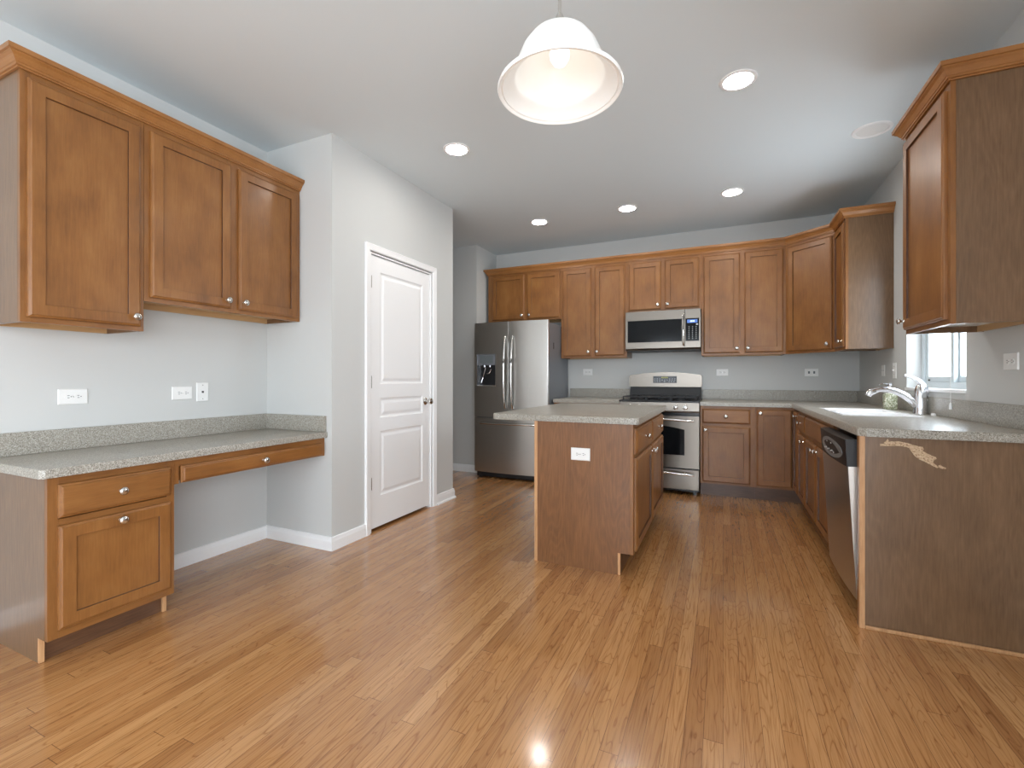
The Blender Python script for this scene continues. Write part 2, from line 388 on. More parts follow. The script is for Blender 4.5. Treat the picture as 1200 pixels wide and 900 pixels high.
# sink window: vinyl slider
w = thing('window_1', 'white vinyl sliding window above the kitchen sink', 'window', (XR, WY1, WZ0), 0); del w['label'], w['category']; w['kind'] = 'structure'
def at(w, bmf): return bmf
bm = nb(); dx = 0.082; x1 = dx + 0.07; L_ = WY1 - WY0; Hh = WZ1 - WZ0
def yb(bm, a0, a1, y0, y1, z0, z1, bev=0.002): box(bm, a0, a1, -y1, -y0, z0, z1, bev)
yb(bm, dx, x1, 0.0, 0.045, 0, Hh); yb(bm, dx, x1, L_ - 0.045, L_, 0, Hh); yb(bm, dx, x1, 0.045, L_ - 0.045, 0, 0.04); yb(bm, dx, x1, 0.045, L_ - 0.045, Hh - 0.04, Hh)
part('window_frame', bm, 'vinyl', w)
for (a, b, xo) in ((0.045, 0.47, 0.012), (0.445, L_ - 0.045, 0.038)):
    bm = nb(); q0, q1 = dx + xo, dx + xo + 0.024
    yb(bm, q0, q1, a, a + 0.04, 0.04, Hh - 0.04); yb(bm, q0, q1, b - 0.04, b, 0.04, Hh - 0.04); yb(bm, q0, q1, a + 0.04, b - 0.04, 0.04, 0.078); yb(bm, q0, q1, a + 0.04, b - 0.04, Hh - 0.078, Hh - 0.04)
    s = part('sash', bm, 'vinyl', w)
    bm = nb(); yb(bm, q0 + 0.010, q0 + 0.014, a + 0.04, b - 0.04, 0.078, Hh - 0.078, 0); part('pane', bm, 'pane', s)
bm = nb(); box(bm, dx + 0.004, dx + 0.012, -0.115, -0.10, 0.05, 0.058, 0.001); part('latch', bm, 'black_soft', w)
bm = nb(); box(bm, -0.012, dx + 0.005, -L_ - 0.0, 0.0, -0.018, 0.002, 0.003); part('window_sill', bm, 'trim', w)

# patio door and rear window (behind the camera; they let the daylight in)
w = thing('window_2', '', '', (XR, PY0, 0)); del w['label'], w['category']; w['kind'] = 'structure'
bm = nb(); LP = PY1 - PY0
for y in (0, LP / 2 - 0.035, LP - 0.07): box(bm, 0.08, 0.13, y, y + 0.07, 0.0, PZ, 0.003)
box(bm, 0.08, 0.13, 0.07, LP - 0.07, 0.0, 0.09); box(bm, 0.08, 0.13, 0.07, LP - 0.07, PZ - 0.07, PZ); part('window_frame', bm, 'vinyl', w)
bm = nb(); box(bm, 0.10, 0.105, 0.07, LP - 0.07, 0.09, PZ - 0.07); part('pane', bm, 'pane', w)
w = thing('window_3', '', '', (RX0, YR, RZ0)); del w['label'], w['category']; w['kind'] = 'structure'
bm = nb(); LP = RX1 - RX0; hz = RZ1 - RZ0
for x in (0, LP / 3 - 0.03, 2 * LP / 3 - 0.03, LP - 0.06): box(bm, x, x + 0.06, -0.09, -0.04, 0, hz, 0.003)
box(bm, 0.06, LP - 0.06, -0.09, -0.04, 0, 0.06); box(bm, 0.06, LP - 0.06, -0.09, -0.04, hz - 0.06, hz); part('window_frame', bm, 'vinyl', w)
bm = nb(); box(bm, 0.06, LP - 0.06, -0.07, -0.066, 0.06, hz - 0.06); part('pane', bm, 'pane', w)

# baseboards
BP = [(0, 0.0), (0.014, 0.0), (0.014, 0.060), (0.011, 0.072), (0.009, 0.085), (0.004, 0.088), (0, 0.088)]
def baseb(name, path):
    bm = nb(); sweep(bm, path, BP); struct(name, bm, 'trim')
baseb('baseboard_left', [(XL, YR + 0.001), (XL, 0.885)])
baseb('baseboard_desk', [(XL, 1.365), (XL, YP), (XP, YP), (XP, DY0 - 0.052)])
baseb('baseboard_pantry', [(XP, DY1 + 0.052), (XP, YP2), (-4.7, YP2)])
baseb('baseboard_alcove', [(-4.7, YA), (XA, YA), (XA, YB)])
bm = nb(); sweep(bm, [(XP + 0.0145, DY1 + 0.053), (XP + 0.0145, YP2 + 0.014)], [(0, 0), (0.015, 0), (0.013, 0.009), (0.008, 0.015), (0, 0.017)]); struct('trim_1', bm, 'trim')
# door casing + jamb (trim), door leaf
bm = nb()
CP = [(0, 0), (0.006, 0), (0.009, -0.010), (0.016, -0.014), (0.040, -0.016), (0.052, -0.018), (0.056, -0.016), (0.057, 0)]
cy0, cy1, cz = DY0 - 0.004 + 0.005, DY1 - 0.001, DZ - 0.001
# casing as three mitred strips around the opening (profile grows outward from the opening)
rows = []
for (y, z, oy, oz) in ((cy0, 0, -1, 0), (cy0, cz, -1, 1), (cy1, cz, 1, 1), (cy1, 0, 1, 0)):
    rows.append([bm.verts.new((XP - d, y + oy * i, z + oz * i)) for i, d in CP])
for a, b in zip(rows[:-1], rows[1:]):
    for k in range(len(CP)): bm.faces.new((a[k], a[(k + 1) % len(CP)], b[(k + 1) % len(CP)], b[k]))
bm.faces.new(rows[0]); bm.faces.new(list(reversed(rows[-1])))
struct('trim_2', bm, 'trim')
bm = nb(); box(bm, XP - 0.11, XP, DY0, DY0 + 0.012, 0, DZ - 0.012); box(bm, XP - 0.11, XP, DY1 - 0.012, DY1, 0, DZ - 0.012); box(bm, XP - 0.11, XP, DY0, DY1, DZ - 0.012, DZ)
box(bm, XP - 0.075, XP - 0.060, DY0 + 0.012, DY0 + 0.022, 0, DZ - 0.02); box(bm, XP - 0.075, XP - 0.060, DY1 - 0.022, DY1 - 0.012, 0, DZ - 0.02)
struct('trim_3', bm, 'trim')
# door leaf: local x = world +y, front faces world +x
d = thing('door_1', '', '', (XP - 0.012, DY0 + 0.014, 0.0), 90); del d['label'], d['category']; d['kind'] = 'structure'
dw = DY1 - DY0 - 0.028; dz0, dz1 = 0.022, DZ - 0.018
bm = nb()
rects = [(0.108, dw - 0.108, 1.09, 1.93), (0.108, dw - 0.108, 0.835, 0.985), (0.108, dw - 0.108, 0.25, 0.735)]
yf = 0.0
def quad(x0, x1, z0, z1):
    bm.faces.new([bm.verts.new(p) for p in ((x0, yf, z0), (x1, yf, z0), (x1, yf, z1), (x0, yf, z1))])
quad(0, 0.108, dz0, dz1); quad(dw - 0.108, dw, dz0, dz1)
zs = [dz0, 0.25, 0.735, 0.835, 0.985, 1.09, 1.93, dz1]
for k in range(0, 8, 2): quad(0.108, dw - 0.108, zs[k], zs[k + 1])
for (x0, x1, z0, z1) in rects:
    prof = [(0, 0), (0.006, 0.006), (0.014, 0.009), (0.022, 0.009), (0.040, 0.003), (0.046, 0.002)]
    rows = [[bm.verts.new(p) for p in ((x0 + i, yf + y, z0 + i), (x1 - i, yf + y, z0 + i), (x1 - i, yf + y, z1 - i), (x0 + i, yf + y, z1 - i))] for i, y in prof]
    for a, b in zip(rows[:-1], rows[1:]):
        for j in range(4): bm.faces.new((a[j], a[(j + 1) % 4], b[(j + 1) % 4], b[j]))
    bm.faces.new(rows[-1])
for q in (((0, 0), (0, 0.035), (dw, 0.035), (dw, 0)),):
    pass
def side(pts): bm.faces.new([bm.verts.new(p) for p in pts])
side(((0, 0, dz0), (0, 0.035, dz0), (0, 0.035, dz1), (0, 0, dz1))); side(((dw, 0, dz0), (dw, 0.035, dz0), (dw, 0.035, dz1), (dw, 0, dz1)))
side(((0, 0, dz0), (dw, 0, dz0), (dw, 0.035, dz0), (0, 0.035, dz0))); side(((0, 0, dz1), (dw, 0, dz1), (dw, 0.035, dz1), (0, 0.035, dz1)))
side(((0, 0.035, dz0), (dw, 0.035, dz0), (dw, 0.035, dz1), (0, 0.035, dz1)))
bmesh.ops.remove_doubles(bm, verts=bm.verts[:], dist=1e-5)
part('door_leaf', bm, 'door', d)
for z in (1.80, 1.06, 0.31):
    bm = nb(); box(bm, -0.0115, 0.016, -0.0015, 0.0, z, z + 0.09, 0); lathe(bm, [(0.0055, z - 0.004), (0.0055, z + 0.094)], (-0.004, -0.006, 0), 'z', 12); part('hinge', bm, 'nickel', d, True)
bm = nb(); kx, kz = dw - 0.066, 0.935
lathe(bm, [(0.033, 0), (0.033, -0.004), (0.026, -0.010), (0.012, -0.012), (0.011, -0.030), (0.018, -0.036), (0.027, -0.046), (0.0285, -0.055), (0.025, -0.064), (0.012, -0.069), (0, -0.070)], (kx, 0, kz), 'y', 28)
part('door_knob', bm, 'nickel', d, True)

# ------------------------------------------------------------------ cabinets
DOORP = [(0, 0.0), (0, -0.010), (0.002, -0.0135), (0.008, -0.0155), (0.011, -0.019), (0.0535, -0.019), (0.0545, -0.0180), (0.0550, -0.0085), (0.0565, -0.0080)]
DOORM = {6: 1}  # inner step takes the painted edge shadow and glaze
DRAWP = [(0, 0.0), (0, -0.008), (0.003, -0.0125), (0.008, -0.014), (0.012, -0.019), (0.015, -0.0195)]
def knob(parent, x, z):
    bm = nb()
    lathe(bm, [(0.0085, 0.0), (0.006, -0.004), (0.0055, -0.012), (0.009, -0.016), (0.0165, -0.020), (0.0178, -0.024), (0.0165, -0.028), (0.010, -0.0315), (0, -0.0325)], (x, -0.019, z), 'y', 20)
    return part('knob', bm, 'nickel', parent, True, 50)
def door(parent, x0, x1, z0, z1, kx=None, kz=None):
    bm = nb(); loops(bm, x0, x1, z0, z1, DOORP, DOORM); d = part('cabinet_door', bm, ['maple', 'glaze_shade'], parent)
    if kx is not None: knob(d, kx, kz)
    return d
def drawer(parent, x0, x1, z0, z1, kn=True, name='drawer'):
    bm = nb(); loops(bm, x0, x1, z0, z1, DRAWP); d = part(name, bm, ['maple_h', 'glaze_shade'], parent)
    if kn: knob(d, (x0 + x1) / 2, (z0 + z1) / 2)
    return d
def frame(parent, w, z0, z1, stiles, rails, xs=None):
    """face frame: boards 19 mm thick behind y=0"""
    bm = nb()
    for a, b in stiles: box(bm, a, b, 0, 0.019, z0, z1, 0.0008, 0, 1)
    for a, b, c, d_ in rails: box(bm, c, d_, 0.0004, 0.019, a, b, 0, 1)
    return part('face_frame', bm, ['maple', 'maple_h'], parent)
def upper(label, loc, rz, w, h, dep, doors, group=None, under='underside', name='wall_cabinet', kz=0.045):
    t = thing(name, label, 'cabinet', loc, rz, group)
    bm = nb(); box(bm, 0, 0.016, 0.019, dep, 0, h, 0); box(bm, w - 0.016, w, 0.019, dep, 0, h, 0)
    box(bm, 0.016, w - 0.016, 0.019, dep, h - 0.016, h); box(bm, 0.016, w - 0.016, 0.019, dep, 0.030, 0.042, 0, 1)
    box(bm, 0.016, w - 0.016, dep - 0.012, dep, 0.042, h - 0.016); box(bm, 0.016, w - 0.016, dep - 0.026, dep - 0.012, 0, 0.030, 0, 2)
    part('body', bm, ['veneer', under, 'underside'], t)
    st = [(0, doors[0][0] + 0.012), (doors[-1][1] - 0.012, w)]
    if len(doors) == 2: st.append((doors[0][1] - 0.012, doors[1][0] + 0.012))
    frame(t, w, 0, h, st, [(0, 0.04, st[0][1], st[1][0]), (h - 0.06, h, st[0][1], st[1][0])])
    for (a, b, ks) in doors:
        door(t, a, b, 0.022, h - 0.052, (b - 0.028) if ks == 'r' else (a + 0.028), 0.022 + kz)
    return t
ZB, HT = 1.365, 1.065      # 42-inch wall cabinets
# left wall, above the desk (local x runs to +Y)
XF = -2.63
upper('large single-door maple wall cabinet at the far left, hanging lower than its neighbour', (XF, 0.895, ZB), 90, 0.448, HT, 0.3255, [(0.020, 0.430, 'r')])
upper('two-door maple wall cabinet over the desk, beside the grey pantry wall', (XF, 1.3445, 1.517), 90, 0.934, 0.913, 0.3255, [(0.024, 0.442, 'r'), (0.490, 0.908, 'l')])
# back wall
YF = 5.125; DP = YB - YF - 0.0005
upper('short two-door maple wall cabinet above the refrigerator', (-2.655, YF, 1.822), 0, 0.949, 0.608, DP, [(0.060, 0.490, 'r'), (0.530, 0.930, 'l')])
upper('tall two-door maple wall cabinet between the refrigerator and the microwave', (-1.705, YF, ZB), 0, 0.751, HT, DP, [(0.022, 0.355, 'r'), (0.396, 0.729, 'l')])
upper('short two-door maple wall cabinet above the microwave', (-0.953, YF, 1.845), 0, 0.751, 0.585, DP, [(0.022, 0.355, 'r'), (0.396, 0.729, 'l')])
upper('tall two-door maple wall cabinet just right of the microwave', (-0.201, YF, ZB), 0, 0.751, HT, DP, [(0.022, 0.355, 'r'), (0.396, 0.729, 'l')])
# diagonal corner cabinet
XRF = 0.888; YC = 4.826; XC = 0.5505
cc = thing('corner_wall_cabinet', 'angled single-door maple wall cabinet in the back right corner', 'cabinet', (XC, YF, ZB), -math.degrees(math.atan2(YF - YC, XRF - XC)))
cl = math.hypot(YF - YC, XRF - XC); ca = math.atan2(YF - YC, XRF - XC)
def l2(x, y):                                                       # world xy to the corner cabinet's own frame
    dx_, dy_ = x - XC, y - YF; c_, s_ = math.cos(ca), math.sin(ca)
    return (dx_ * c_ - dy_ * s_, dx_ * s_ + dy_ * c_)
poly = [(0.001, 0.0195), (cl - 0.001, 0.0195), l2(XRF, YC), l2(XR - 0.001, YC), l2(XR - 0.001, YB - 0.001), l2(XC, YB - 0.001), l2(XC, YF)]
poly = [(0.0, 0.004), (cl, 0.004), l2(XR - 0.001, YC), l2(XR - 0.001, YB - 0.001), l2(XC, YB - 0.001)]
bm = nb(); prism(bm, poly, 'z', 0.03, HT); part('body', bm, 'veneer', cc)
bm = nb(); box(bm, 0, 0.03, -0.001, 0.018, 0, HT); box(bm, cl - 0.03, cl, -0.001, 0.018, 0, HT); box(bm, 0.03, cl - 0.03, -0.0006, 0.018, 0, 0.04, 0, 1); box(bm, 0.03, cl - 0.03, -0.0006, 0.018, HT - 0.06, HT, 0, 1)
part('face_frame', bm, ['maple', 'maple_h'], cc)
door(cc, 0.022, cl - 0.022, 0.022, HT - 0.052, cl - 0.052, 0.07)
# right wall (local x runs to -Y)
upper('narrow single-door maple wall cabinet between the angled corner cabinet and the window', (XRF, YC - 0.0005, ZB), -90, 0.374, HT, XR - XRF - 0.0005, [(0.020, 0.354, 'r')])
upper('large single-door maple wall cabinet at the upper right, right of the window', (XRF, 3.118, ZB), -90, 0.531, HT, XR - XRF - 0.0005, [(0.012, 0.505, 'l')], under='underside_lit')
# crown mouldings
CZ = 2.405
CRN = [(0.0005, 0), (0.009, 0), (0.009, 0.007), (0.015, 0.008), (0.015, 0.017), (0.019, 0.019), (0.023, 0.026), (0.030, 0.037), (0.040, 0.045), (0.040, 0.049), (0.047, 0.051), (0.048, 0.070), (0.0, 0.070)]
def crown(path, label):
    bm = nb(); sweep(bm, path, [(o, CZ + z) for o, z in CRN]); return tag(part('crown_molding', bm, 'crown', None), label, 'crown molding')
crown([(XL + 0.001, 0.8945), (XF + 0.0005, 0.8945), (XF + 0.0005, 2.2785)], 'maple crown molding along the top of the wall cabinets over the desk')
crown([(-2.656, YB - 0.001), (-2.656, YF - 0.0005), (XC, YF - 0.0005), (XRF - 0.0005, YC), (XRF - 0.0005, 4.4515), (XR - 0.001, 4.4515)], 'long maple crown molding over the back wall cabinets, turning the corner to the right wall')
crown([(XR - 0.001, 3.1185), (XRF - 0.0005, 3.1185), (XRF - 0.0005, 2.5865), (XR - 0.001, 2.5865)], 'maple crown molding on the near wall cabinet at the upper right, beside the window')

# base cabinets -------------------------------------------------------
def base(label, loc, rz, w, h, dep, toe, cols, name='base_cabinet', sidel='veneer', panel_l=True, ff=0.0):
    """cols: list of (x0, x1, kind, knobside)"""
    t = thing(name, label, 'cabinet', loc, rz)
    bm = nb(); td = 0.075
    for x in (0, w - 0.016):
        prism(bm, [(0.019, toe), (td + 0.016, toe), (td + 0.016, 0), (dep, 0), (dep, h), (0.019, h)], 'x', x, x + 0.016)
    box(bm, 0.016, w - 0.016, 0.019, dep, toe, toe + 0.016); box(bm, 0.016, w - 0.016, dep - 0.012, dep, toe + 0.016, h); box(bm, 0.016, w - 0.016, 0.019, 0.12, h - 0.02, h)
    part('body', bm, sidel, t)
    bm = nb(); box(bm, 0.0, w, td, td + 0.016, 0, toe - 0.0005); part('toe_kick', bm, 'toe', t)
    st = [(0, 0.032), (max(c[1] for c in cols) - 0.012, w)]; rl = [(toe, toe + 0.035, 0.032, w - 0.032), (h - 0.035, h, 0.032, w - 0.032)]
    mids = sorted({round(c[1], 3) for c in cols if c[1] < w - 0.08})
    frame(t, w, toe, h, st + [(m_ - 0.005, m_ + 0.045) for m_ in mids], rl + [(h - 0.195, h - 0.165, 0.032, w - 0.032)] if any(c[2] != 'full' for c in cols) else rl)
    for (a, b, kind, ks) in cols:
        kx = (b - 0.028) if ks == 'r' else (a + 0.028)
        if kind == 'full': door(t, a, b, toe + 0.02, h - 0.022, kx, h - 0.06)
        else:
            if kind == 'dd': drawer(t, a, b, h - 0.165, h - 0.028)
            door(t, a, b, toe + 0.02, h - 0.195, kx, h - 0.195 - 0.036)
    return t
TOE = 0.125
YBF = 4.826; DB = YB - YBF - 0.0005; XRB = 0.585
base('maple base cabinet between the refrigerator and the range, mostly hidden behind the island', (-1.690, YBF, 0), 0, 0.715, CU - 0.0005, DB, TOE, [(0.02, 0.345, 'dd', 'r'), (0.37, 0.695, 'dd', 'l')])
base('maple base cabinet with one drawer over one door, just right of the range', (-0.199, YBF, 0), 0, 0.470, CU - 0.0005, DB, TOE, [(0.018, 0.430, 'dd', 'l')])
# lazy susan corner
ls = thing('corner_base_cabinet', 'maple corner base cabinet with two doors meeting in the inside corner of the counters', 'cabinet', (0.2715, YBF, 0))
X0 = 0.2715
def w2(x, y): return (x - X0, y - YBF)
Lp = [w2(X0, YBF + 0.019), w2(XRB + 0.019, YBF + 0.019), w2(XRB + 0.019, 4.5215), w2(XR - 0.001, 4.5215), w2(XR - 0.001, YB - 0.001), w2(X0, YB - 0.001)]
bm = nb(); prism(bm, Lp, 'z', TOE, CU - 0.0005); part('body', bm, 'veneer', ls)
bm = nb(); prism(bm, [w2(X0, YBF + 0.075), w2(XRB + 0.075, YBF + 0.075), w2(XRB + 0.075, 4.5215), w2(XRB + 0.091, 4.5215), w2(XRB + 0.091, YBF + 0.091), w2(X0, YBF + 0.091)], 'z', 0, TOE - 0.0005); part('toe_kick', bm, 'toe', ls)
bm = nb(); x9, y9 = XRB - X0, 4.5215 - YBF
for a, b in ((TOE, TOE + 0.035), (CU - 0.036, CU - 0.001)): box(bm, 0.026, x9 + 0.0, 0, 0.019, a, b, 0, 1); box(bm, x9, x9 + 0.019, y9 + 0.02, 0.019, a, b, 0, 1)
box(bm, 0, 0.026, 0, 0.019, TOE, CU - 0.001); box(bm, x9, x9 + 0.019, y9, y9 + 0.02, TOE, CU - 0.001)
part('face_frame', bm, ['maple', 'maple_h'], ls)
door(ls, 0.012, x9 - 0.022, TOE + 0.02, CU - 0.022, 0.040, CU - 0.06)
d2 = door(ls, 0, 0.262, TOE + 0.02, CU - 0.022, 0.240, CU - 0.06); d2.location = (x9, -0.026, 0); d2.rotation_euler = (0, 0, R(-90))
# right run
SB1 = 4.141
base('narrow maple base cabinet with a drawer and a door, left of the sink cabinet', (XRB, 4.521, 0), -90, 0.3795, CU - 0.0005, XR - XRB - 0.0005, TOE, [(0.02, 0.362, 'dd', 'r')])
SBW = SB1 - 3.228
sk = thing('sink_base_cabinet', 'wide maple sink cabinet with a false drawer front over two doors, beside the dishwasher', 'cabinet', (XRB, SB1 - 0.0003, 0), -90)
bm = nb(); dep = XR - XRB - 0.0005; td = 0.075
for x in (0, SBW - 0.016): prism(bm, [(0.019, TOE), (td + 0.016, TOE), (td + 0.016, 0), (dep, 0), (dep, CU - 0.0005), (0.019, CU - 0.0005)], 'x', x, x + 0.016)
box(bm, 0.016, SBW - 0.016, 0.019, dep, TOE, TOE + 0.016); part('body', bm, 'veneer', sk)
bm = nb(); box(bm, 0, SBW, td, td + 0.016, 0, TOE - 0.0005); part('toe_kick', bm, 'toe', sk)
frame(sk, SBW, TOE, CU - 0.0005, [(0, 0.032), (SBW - 0.032, SBW), (SBW / 2 - 0.03, SBW / 2 + 0.03)], [(TOE, TOE + 0.035, 0.032, SBW - 0.032), (CU - 0.036, CU - 0.0005, 0.032, SBW - 0.032), (CU - 0.196, CU - 0.166, 0.032, SBW - 0.032)])
drawer(sk, 0.02, SBW - 0.02, CU - 0.166, CU - 0.028, False, 'false_drawer_front')
door(sk, 0.02, SBW / 2 - 0.02, TOE + 0.02, CU - 0.196, SBW / 2 - 0.048, CU - 0.232); door(sk, SBW / 2 + 0.02, SBW - 0.02, TOE + 0.02, CU - 0.196, SBW / 2 + 0.048, CU - 0.232)

# end panel of the right run
EY = 2.57; EYB = 2.612
ep = thing('end_panel', 'wide brown maple end panel at the lower right with a pale torn patch', 'cabinet panel', (XRB - 0.02, EY, 0))
W_ = XR - (XRB - 0.02) - 0.001
bm = nb(); box(bm, 0.020, W_, 0.001, EYB - EY, 0.0, CU - 0.0005); box(bm, 0.0, 0.020, 0.014, EYB - EY, 0.0, CU - 0.0005, 0, 1); part('panel', bm, ['veneer', 'maple'], ep)
bm = nb(); box(bm, -0.001, 0.020, -0.004, 0.0135, 0.0, CU - 0.0005, 0.0015); part('corner_trim', bm, 'strip', ep)['label'] = 'light wood corner strip'
bm = nb(); box(bm, 0.0205, W_, -0.010, 0.0008, 0.0, 0.016, 0.003); part('shoe_molding', bm, 'strip', ep)
bm = nb(); tx = XRB - 0.02
tp = [(0.640, .828), (0.640, .838), (0.655, .838), (0.668, .832), (0.652, .842), (0.662, .853), (0.668, .862), (0.672, .852), (0.690, .850), (0.705, .853), (0.720, .850), (0.740, .846), (0.762, .838), (0.790, .833), (0.793, .824), (0.790, .815), (0.806, .805), (0.820, .798), (0.834, .792), (0.837, .784), (0.828, .778), (0.824, .768), (0.835, .758), (0.843, .748), (0.838, .745), (0.822, .754), (0.800, .767), (0.778, .778), (0.762, .792), (0.750, .812), (0.744, .824), (0.735, .829), (0.715, .832), (0.695, .832), (0.672, .830)]
prism(bm, [(x - tx, z) for x, z in tp], 'y', -0.0004, 0.0012); prism(bm, [(x - tx, z) for x, z in ((.842, .756), (.850, .760), (.858, .752), (.868, .748), (.866, .742), (.852, .744), (.843, .748))], 'y', -0.0004, 0.0012)
part('torn_patch', bm, 'torn', ep)['label'] = 'pale torn patch of bare board'

# island --------------------------------------------------------------
IX0, IX1, IY0, IY1 = -1.061, -0.464, 2.683, 4.005
isl = thing('kitchen_island', 'freestanding maple kitchen island in the middle of the floor', 'kitchen island', (IX1, IY0, 0), 90)
iw, idp = IY1 - IY0, IX1 - IX0
bm = nb()
for a, b in ((0.019, iw - 0.019),): box(bm, a, b, 0.019, idp - 0.012, TOE, CU - 0.001)
box(bm, 0.019, iw - 0.019, 0.085, idp - 0.012, 0, TOE - 0.0005)
box(bm, iw - 0.019, iw, 0.0, idp, TOE, CU - 0.001); box(bm, iw - 0.019, iw, 0.080, idp, 0, TOE)
part('body', bm, 'veneer', isl)
bm = nb(); prism(bm, [(0.019, TOE), (0.088, TOE), (0.088, 0), (idp - 0.014, 0), (idp - 0.014, CU - 0.001), (0.019, CU - 0.001)], 'x', 0.0, 0.0188); part('end_panel', bm, 'veneer_warm', isl)['label'] = 'broad end panel with vertical wood figure'
bm = nb(); box(bm, -0.003, 0.0185, idp - 0.0138, idp + 0.006, 0, CU - 0.001, 0.001); part('corner_trim', bm, 'strip', isl)['label'] = 'light wood corner strip'
bm = nb(); box(bm, 0.0, 0.0188, 0.074, 0.0878, 0, TOE - 0.0005, 0.001); part('corner_trim', bm, 'strip', isl)
bm = nb(); box(bm, 0.0188, iw - 0.019, idp - 0.0115, idp, 0, CU - 0.001); part('back_panel', bm, 'veneer_warm', isl)
bm = nb(); box(bm, 0.019, iw - 0.019, 0.076, 0.0845, 0, TOE - 0.0005); part('toe_kick', bm, 'toe', isl)
half = iw / 2
frame(isl, iw, TOE, CU - 0.001, [(0, 0.034), (iw - 0.034, iw), (half - 0.03, half + 0.03)], [(TOE, TOE + 0.035, 0.034, iw - 0.034), (CU - 0.036, CU - 0.001, 0.034, iw - 0.034), (CU - 0.204, CU - 0.176, 0.034, iw - 0.034)])
for a, b, ks in ((0.030, half - 0.016, 'r'), (half + 0.016, iw - 0.022, 'l')):
    drawer(isl, a, b, CU - 0.176, CU - 0.028)
    door(isl, a, b, TOE + 0.012, CU - 0.200, (b - 0.028) if ks == 'r' else (a + 0.028), CU - 0.236)
ic = thing('island_countertop', 'speckled grey-beige countertop on the kitchen island, overhanging to the left', 'countertop', (0, 0, CU))
bm = nb(); slab(bm, [(-1.345, 2.668), (-1.325, 2.655), (-0.442, 2.655), (-0.430, 2.667), (-0.430, 4.05), (-1.345, 4.05)], [], 0, CT - CU, 0.004); part('slab', bm, 'stone', ic, True)

# main countertops ----------------------------------------------------
ctm = thing('countertop', 'L-shaped speckled countertop with the sink, running from the range to the right end panel', 'countertop', (0, 0, CU))
Xf, Yf = XRB - 0.027, YBF - 0.027
hole = [(0.665, 3.40), (0.70, 3.365), (1.005, 3.365), (1.04, 3.40), (1.04, 4.085), (1.005, 4.12), (0.70, 4.12), (0.665, 4.085)]
bm = nb(); slab(bm, [(-0.199, YB - 0.001), (-0.199, Yf), (Xf, Yf), (Xf, 2.575), (Xf + 0.028, 2.547), (XR - 0.001, 2.547), (XR - 0.001, YB - 0.001)], [hole], 0, CT - CU, 0.004); part('slab', bm, 'stone', ctm, True)
bm = nb(); box(bm, -0.199, XR - 0.021, YB - 0.021, YB - 0.001, CT - CU, CT - CU + 0.105, 0.002); part('backsplash', bm, 'stone', ctm)
bm = nb(); box(bm, XR - 0.021, XR - 0.001, 2.547, YB - 0.001, CT - CU, CT - CU + 0.105, 0.002); part('backsplash', bm, 'stone', ctm)
c2 = thing('countertop', 'short speckled countertop between the refrigerator and the range', 'countertop', (0, 0, CU))
bm = nb(); slab(bm, [(-1.690, YB - 0.001), (-1.690, Yf), (-0.972, Yf), (-0.972, YB - 0.001)], [], 0, CT - CU, 0.004); part('slab', bm, 'stone', c2, True)
bm = nb(); box(bm, -1.690, -0.972, YB - 0.021, YB - 0.001, CT - CU, CT - CU + 0.105, 0.002); part('backsplash', bm, 'stone', c2)

# sink
sn = thing('kitchen_sink', 'white undermount sink set in the countertop in front of the window', 'sink', (0.8525, 3.7425, CU))
bm = nb()
def bowl(y0, y1):
    rows = []
    for (i, z) in ((-0.004, 0.0385), (-0.004, 0.0415), (0.008, 0.0420), (0.014, 0.0380), (0.016, -0.03), (0.022, -0.14), (0.050, -0.168), (0.10, -0.172)):
        x0, x1 = -0.193 + i, 0.193 - i; a, b = y0 + i, y1 - i; c = 0.035
        rows.append([bm.verts.new((x, y, z)) for x, y in ((x0 + c, a), (x1 - c, a), (x1, a + c), (x1, b - c), (x1 - c, b), (x0 + c, b), (x0, b - c), (x0, a + c))])
    for r1, r2 in zip(rows[:-1], rows[1:]):
        for k in range(8): bm.faces.new((r1[k], r1[(k + 1) % 8], r2[(k + 1) % 8], r2[k]))
    bm.faces.new(rows[-1])
bowl(-0.385, 0.000); bowl(0.0005, 0.385)
part('bowls', bm, 'porcelain', sn, True)
for y in (-0.19, 0.19):
    bm = nb(); lathe(bm, [(0.045, -0.1715), (0.043, -0.168), (0.03, -0.170), (0, -0.1705)], (0, y, 0), 'z', 20); part('drain', bm, 'chrome', sn, True)
# faucet
fa = thing('faucet', 'chrome single-lever faucet with a long low spout behind the sink', 'faucet', (1.134, 3.73, CT + 0.0005))
bm = nb(); lathe(bm, [(0.037, 0), (0.037, 0.005), (0.035, 0.010), (0.034, 0.05), (0.032, 0.10), (0.031, 0.128), (0.028, 0.150), (0.021, 0.172), (0.012, 0.186), (0, 0.190)], (0, 0, 0), 'z', 32); part('body', bm, 'chrome', fa, True)
bm = nb(); pts = [(-0.012, 0, 0.045), (-0.045, 0, 0.085), (-0.085, 0, 0.118), (-0.13, 0, 0.142), (-0.175, 0, 0.153), (-0.205, 0, 0.152), (-0.232, 0, 0.143)]
tube(bm, pts, [0.023, 0.0225, 0.021, 0.0195, 0.018, 0.017, 0.017], 18); part('spout', bm, 'chrome', fa, True)
bm = nb(); tube(bm, [(-0.230, 0, 0.1435), (-0.248, 0, 0.136), (-0.262, 0, 0.125), (-0.270, 0, 0.110)], [0.019, 0.022, 0.0215, 0.018], 18); part('spray_head', bm, 'chrome', fa, True)
bm = nb(); tube(bm, [(0.026, 0, 0.085), (0.028, 0, 0.130), (0.018, 0, 0.170), (-0.004, 0.002, 0.205), (-0.035, 0.006, 0.228), (-0.075, 0.012, 0.243)], [0.012, 0.018, 0.019, 0.014, 0.0095, 0.007], 16); part('lever', bm, 'chrome', fa, True)
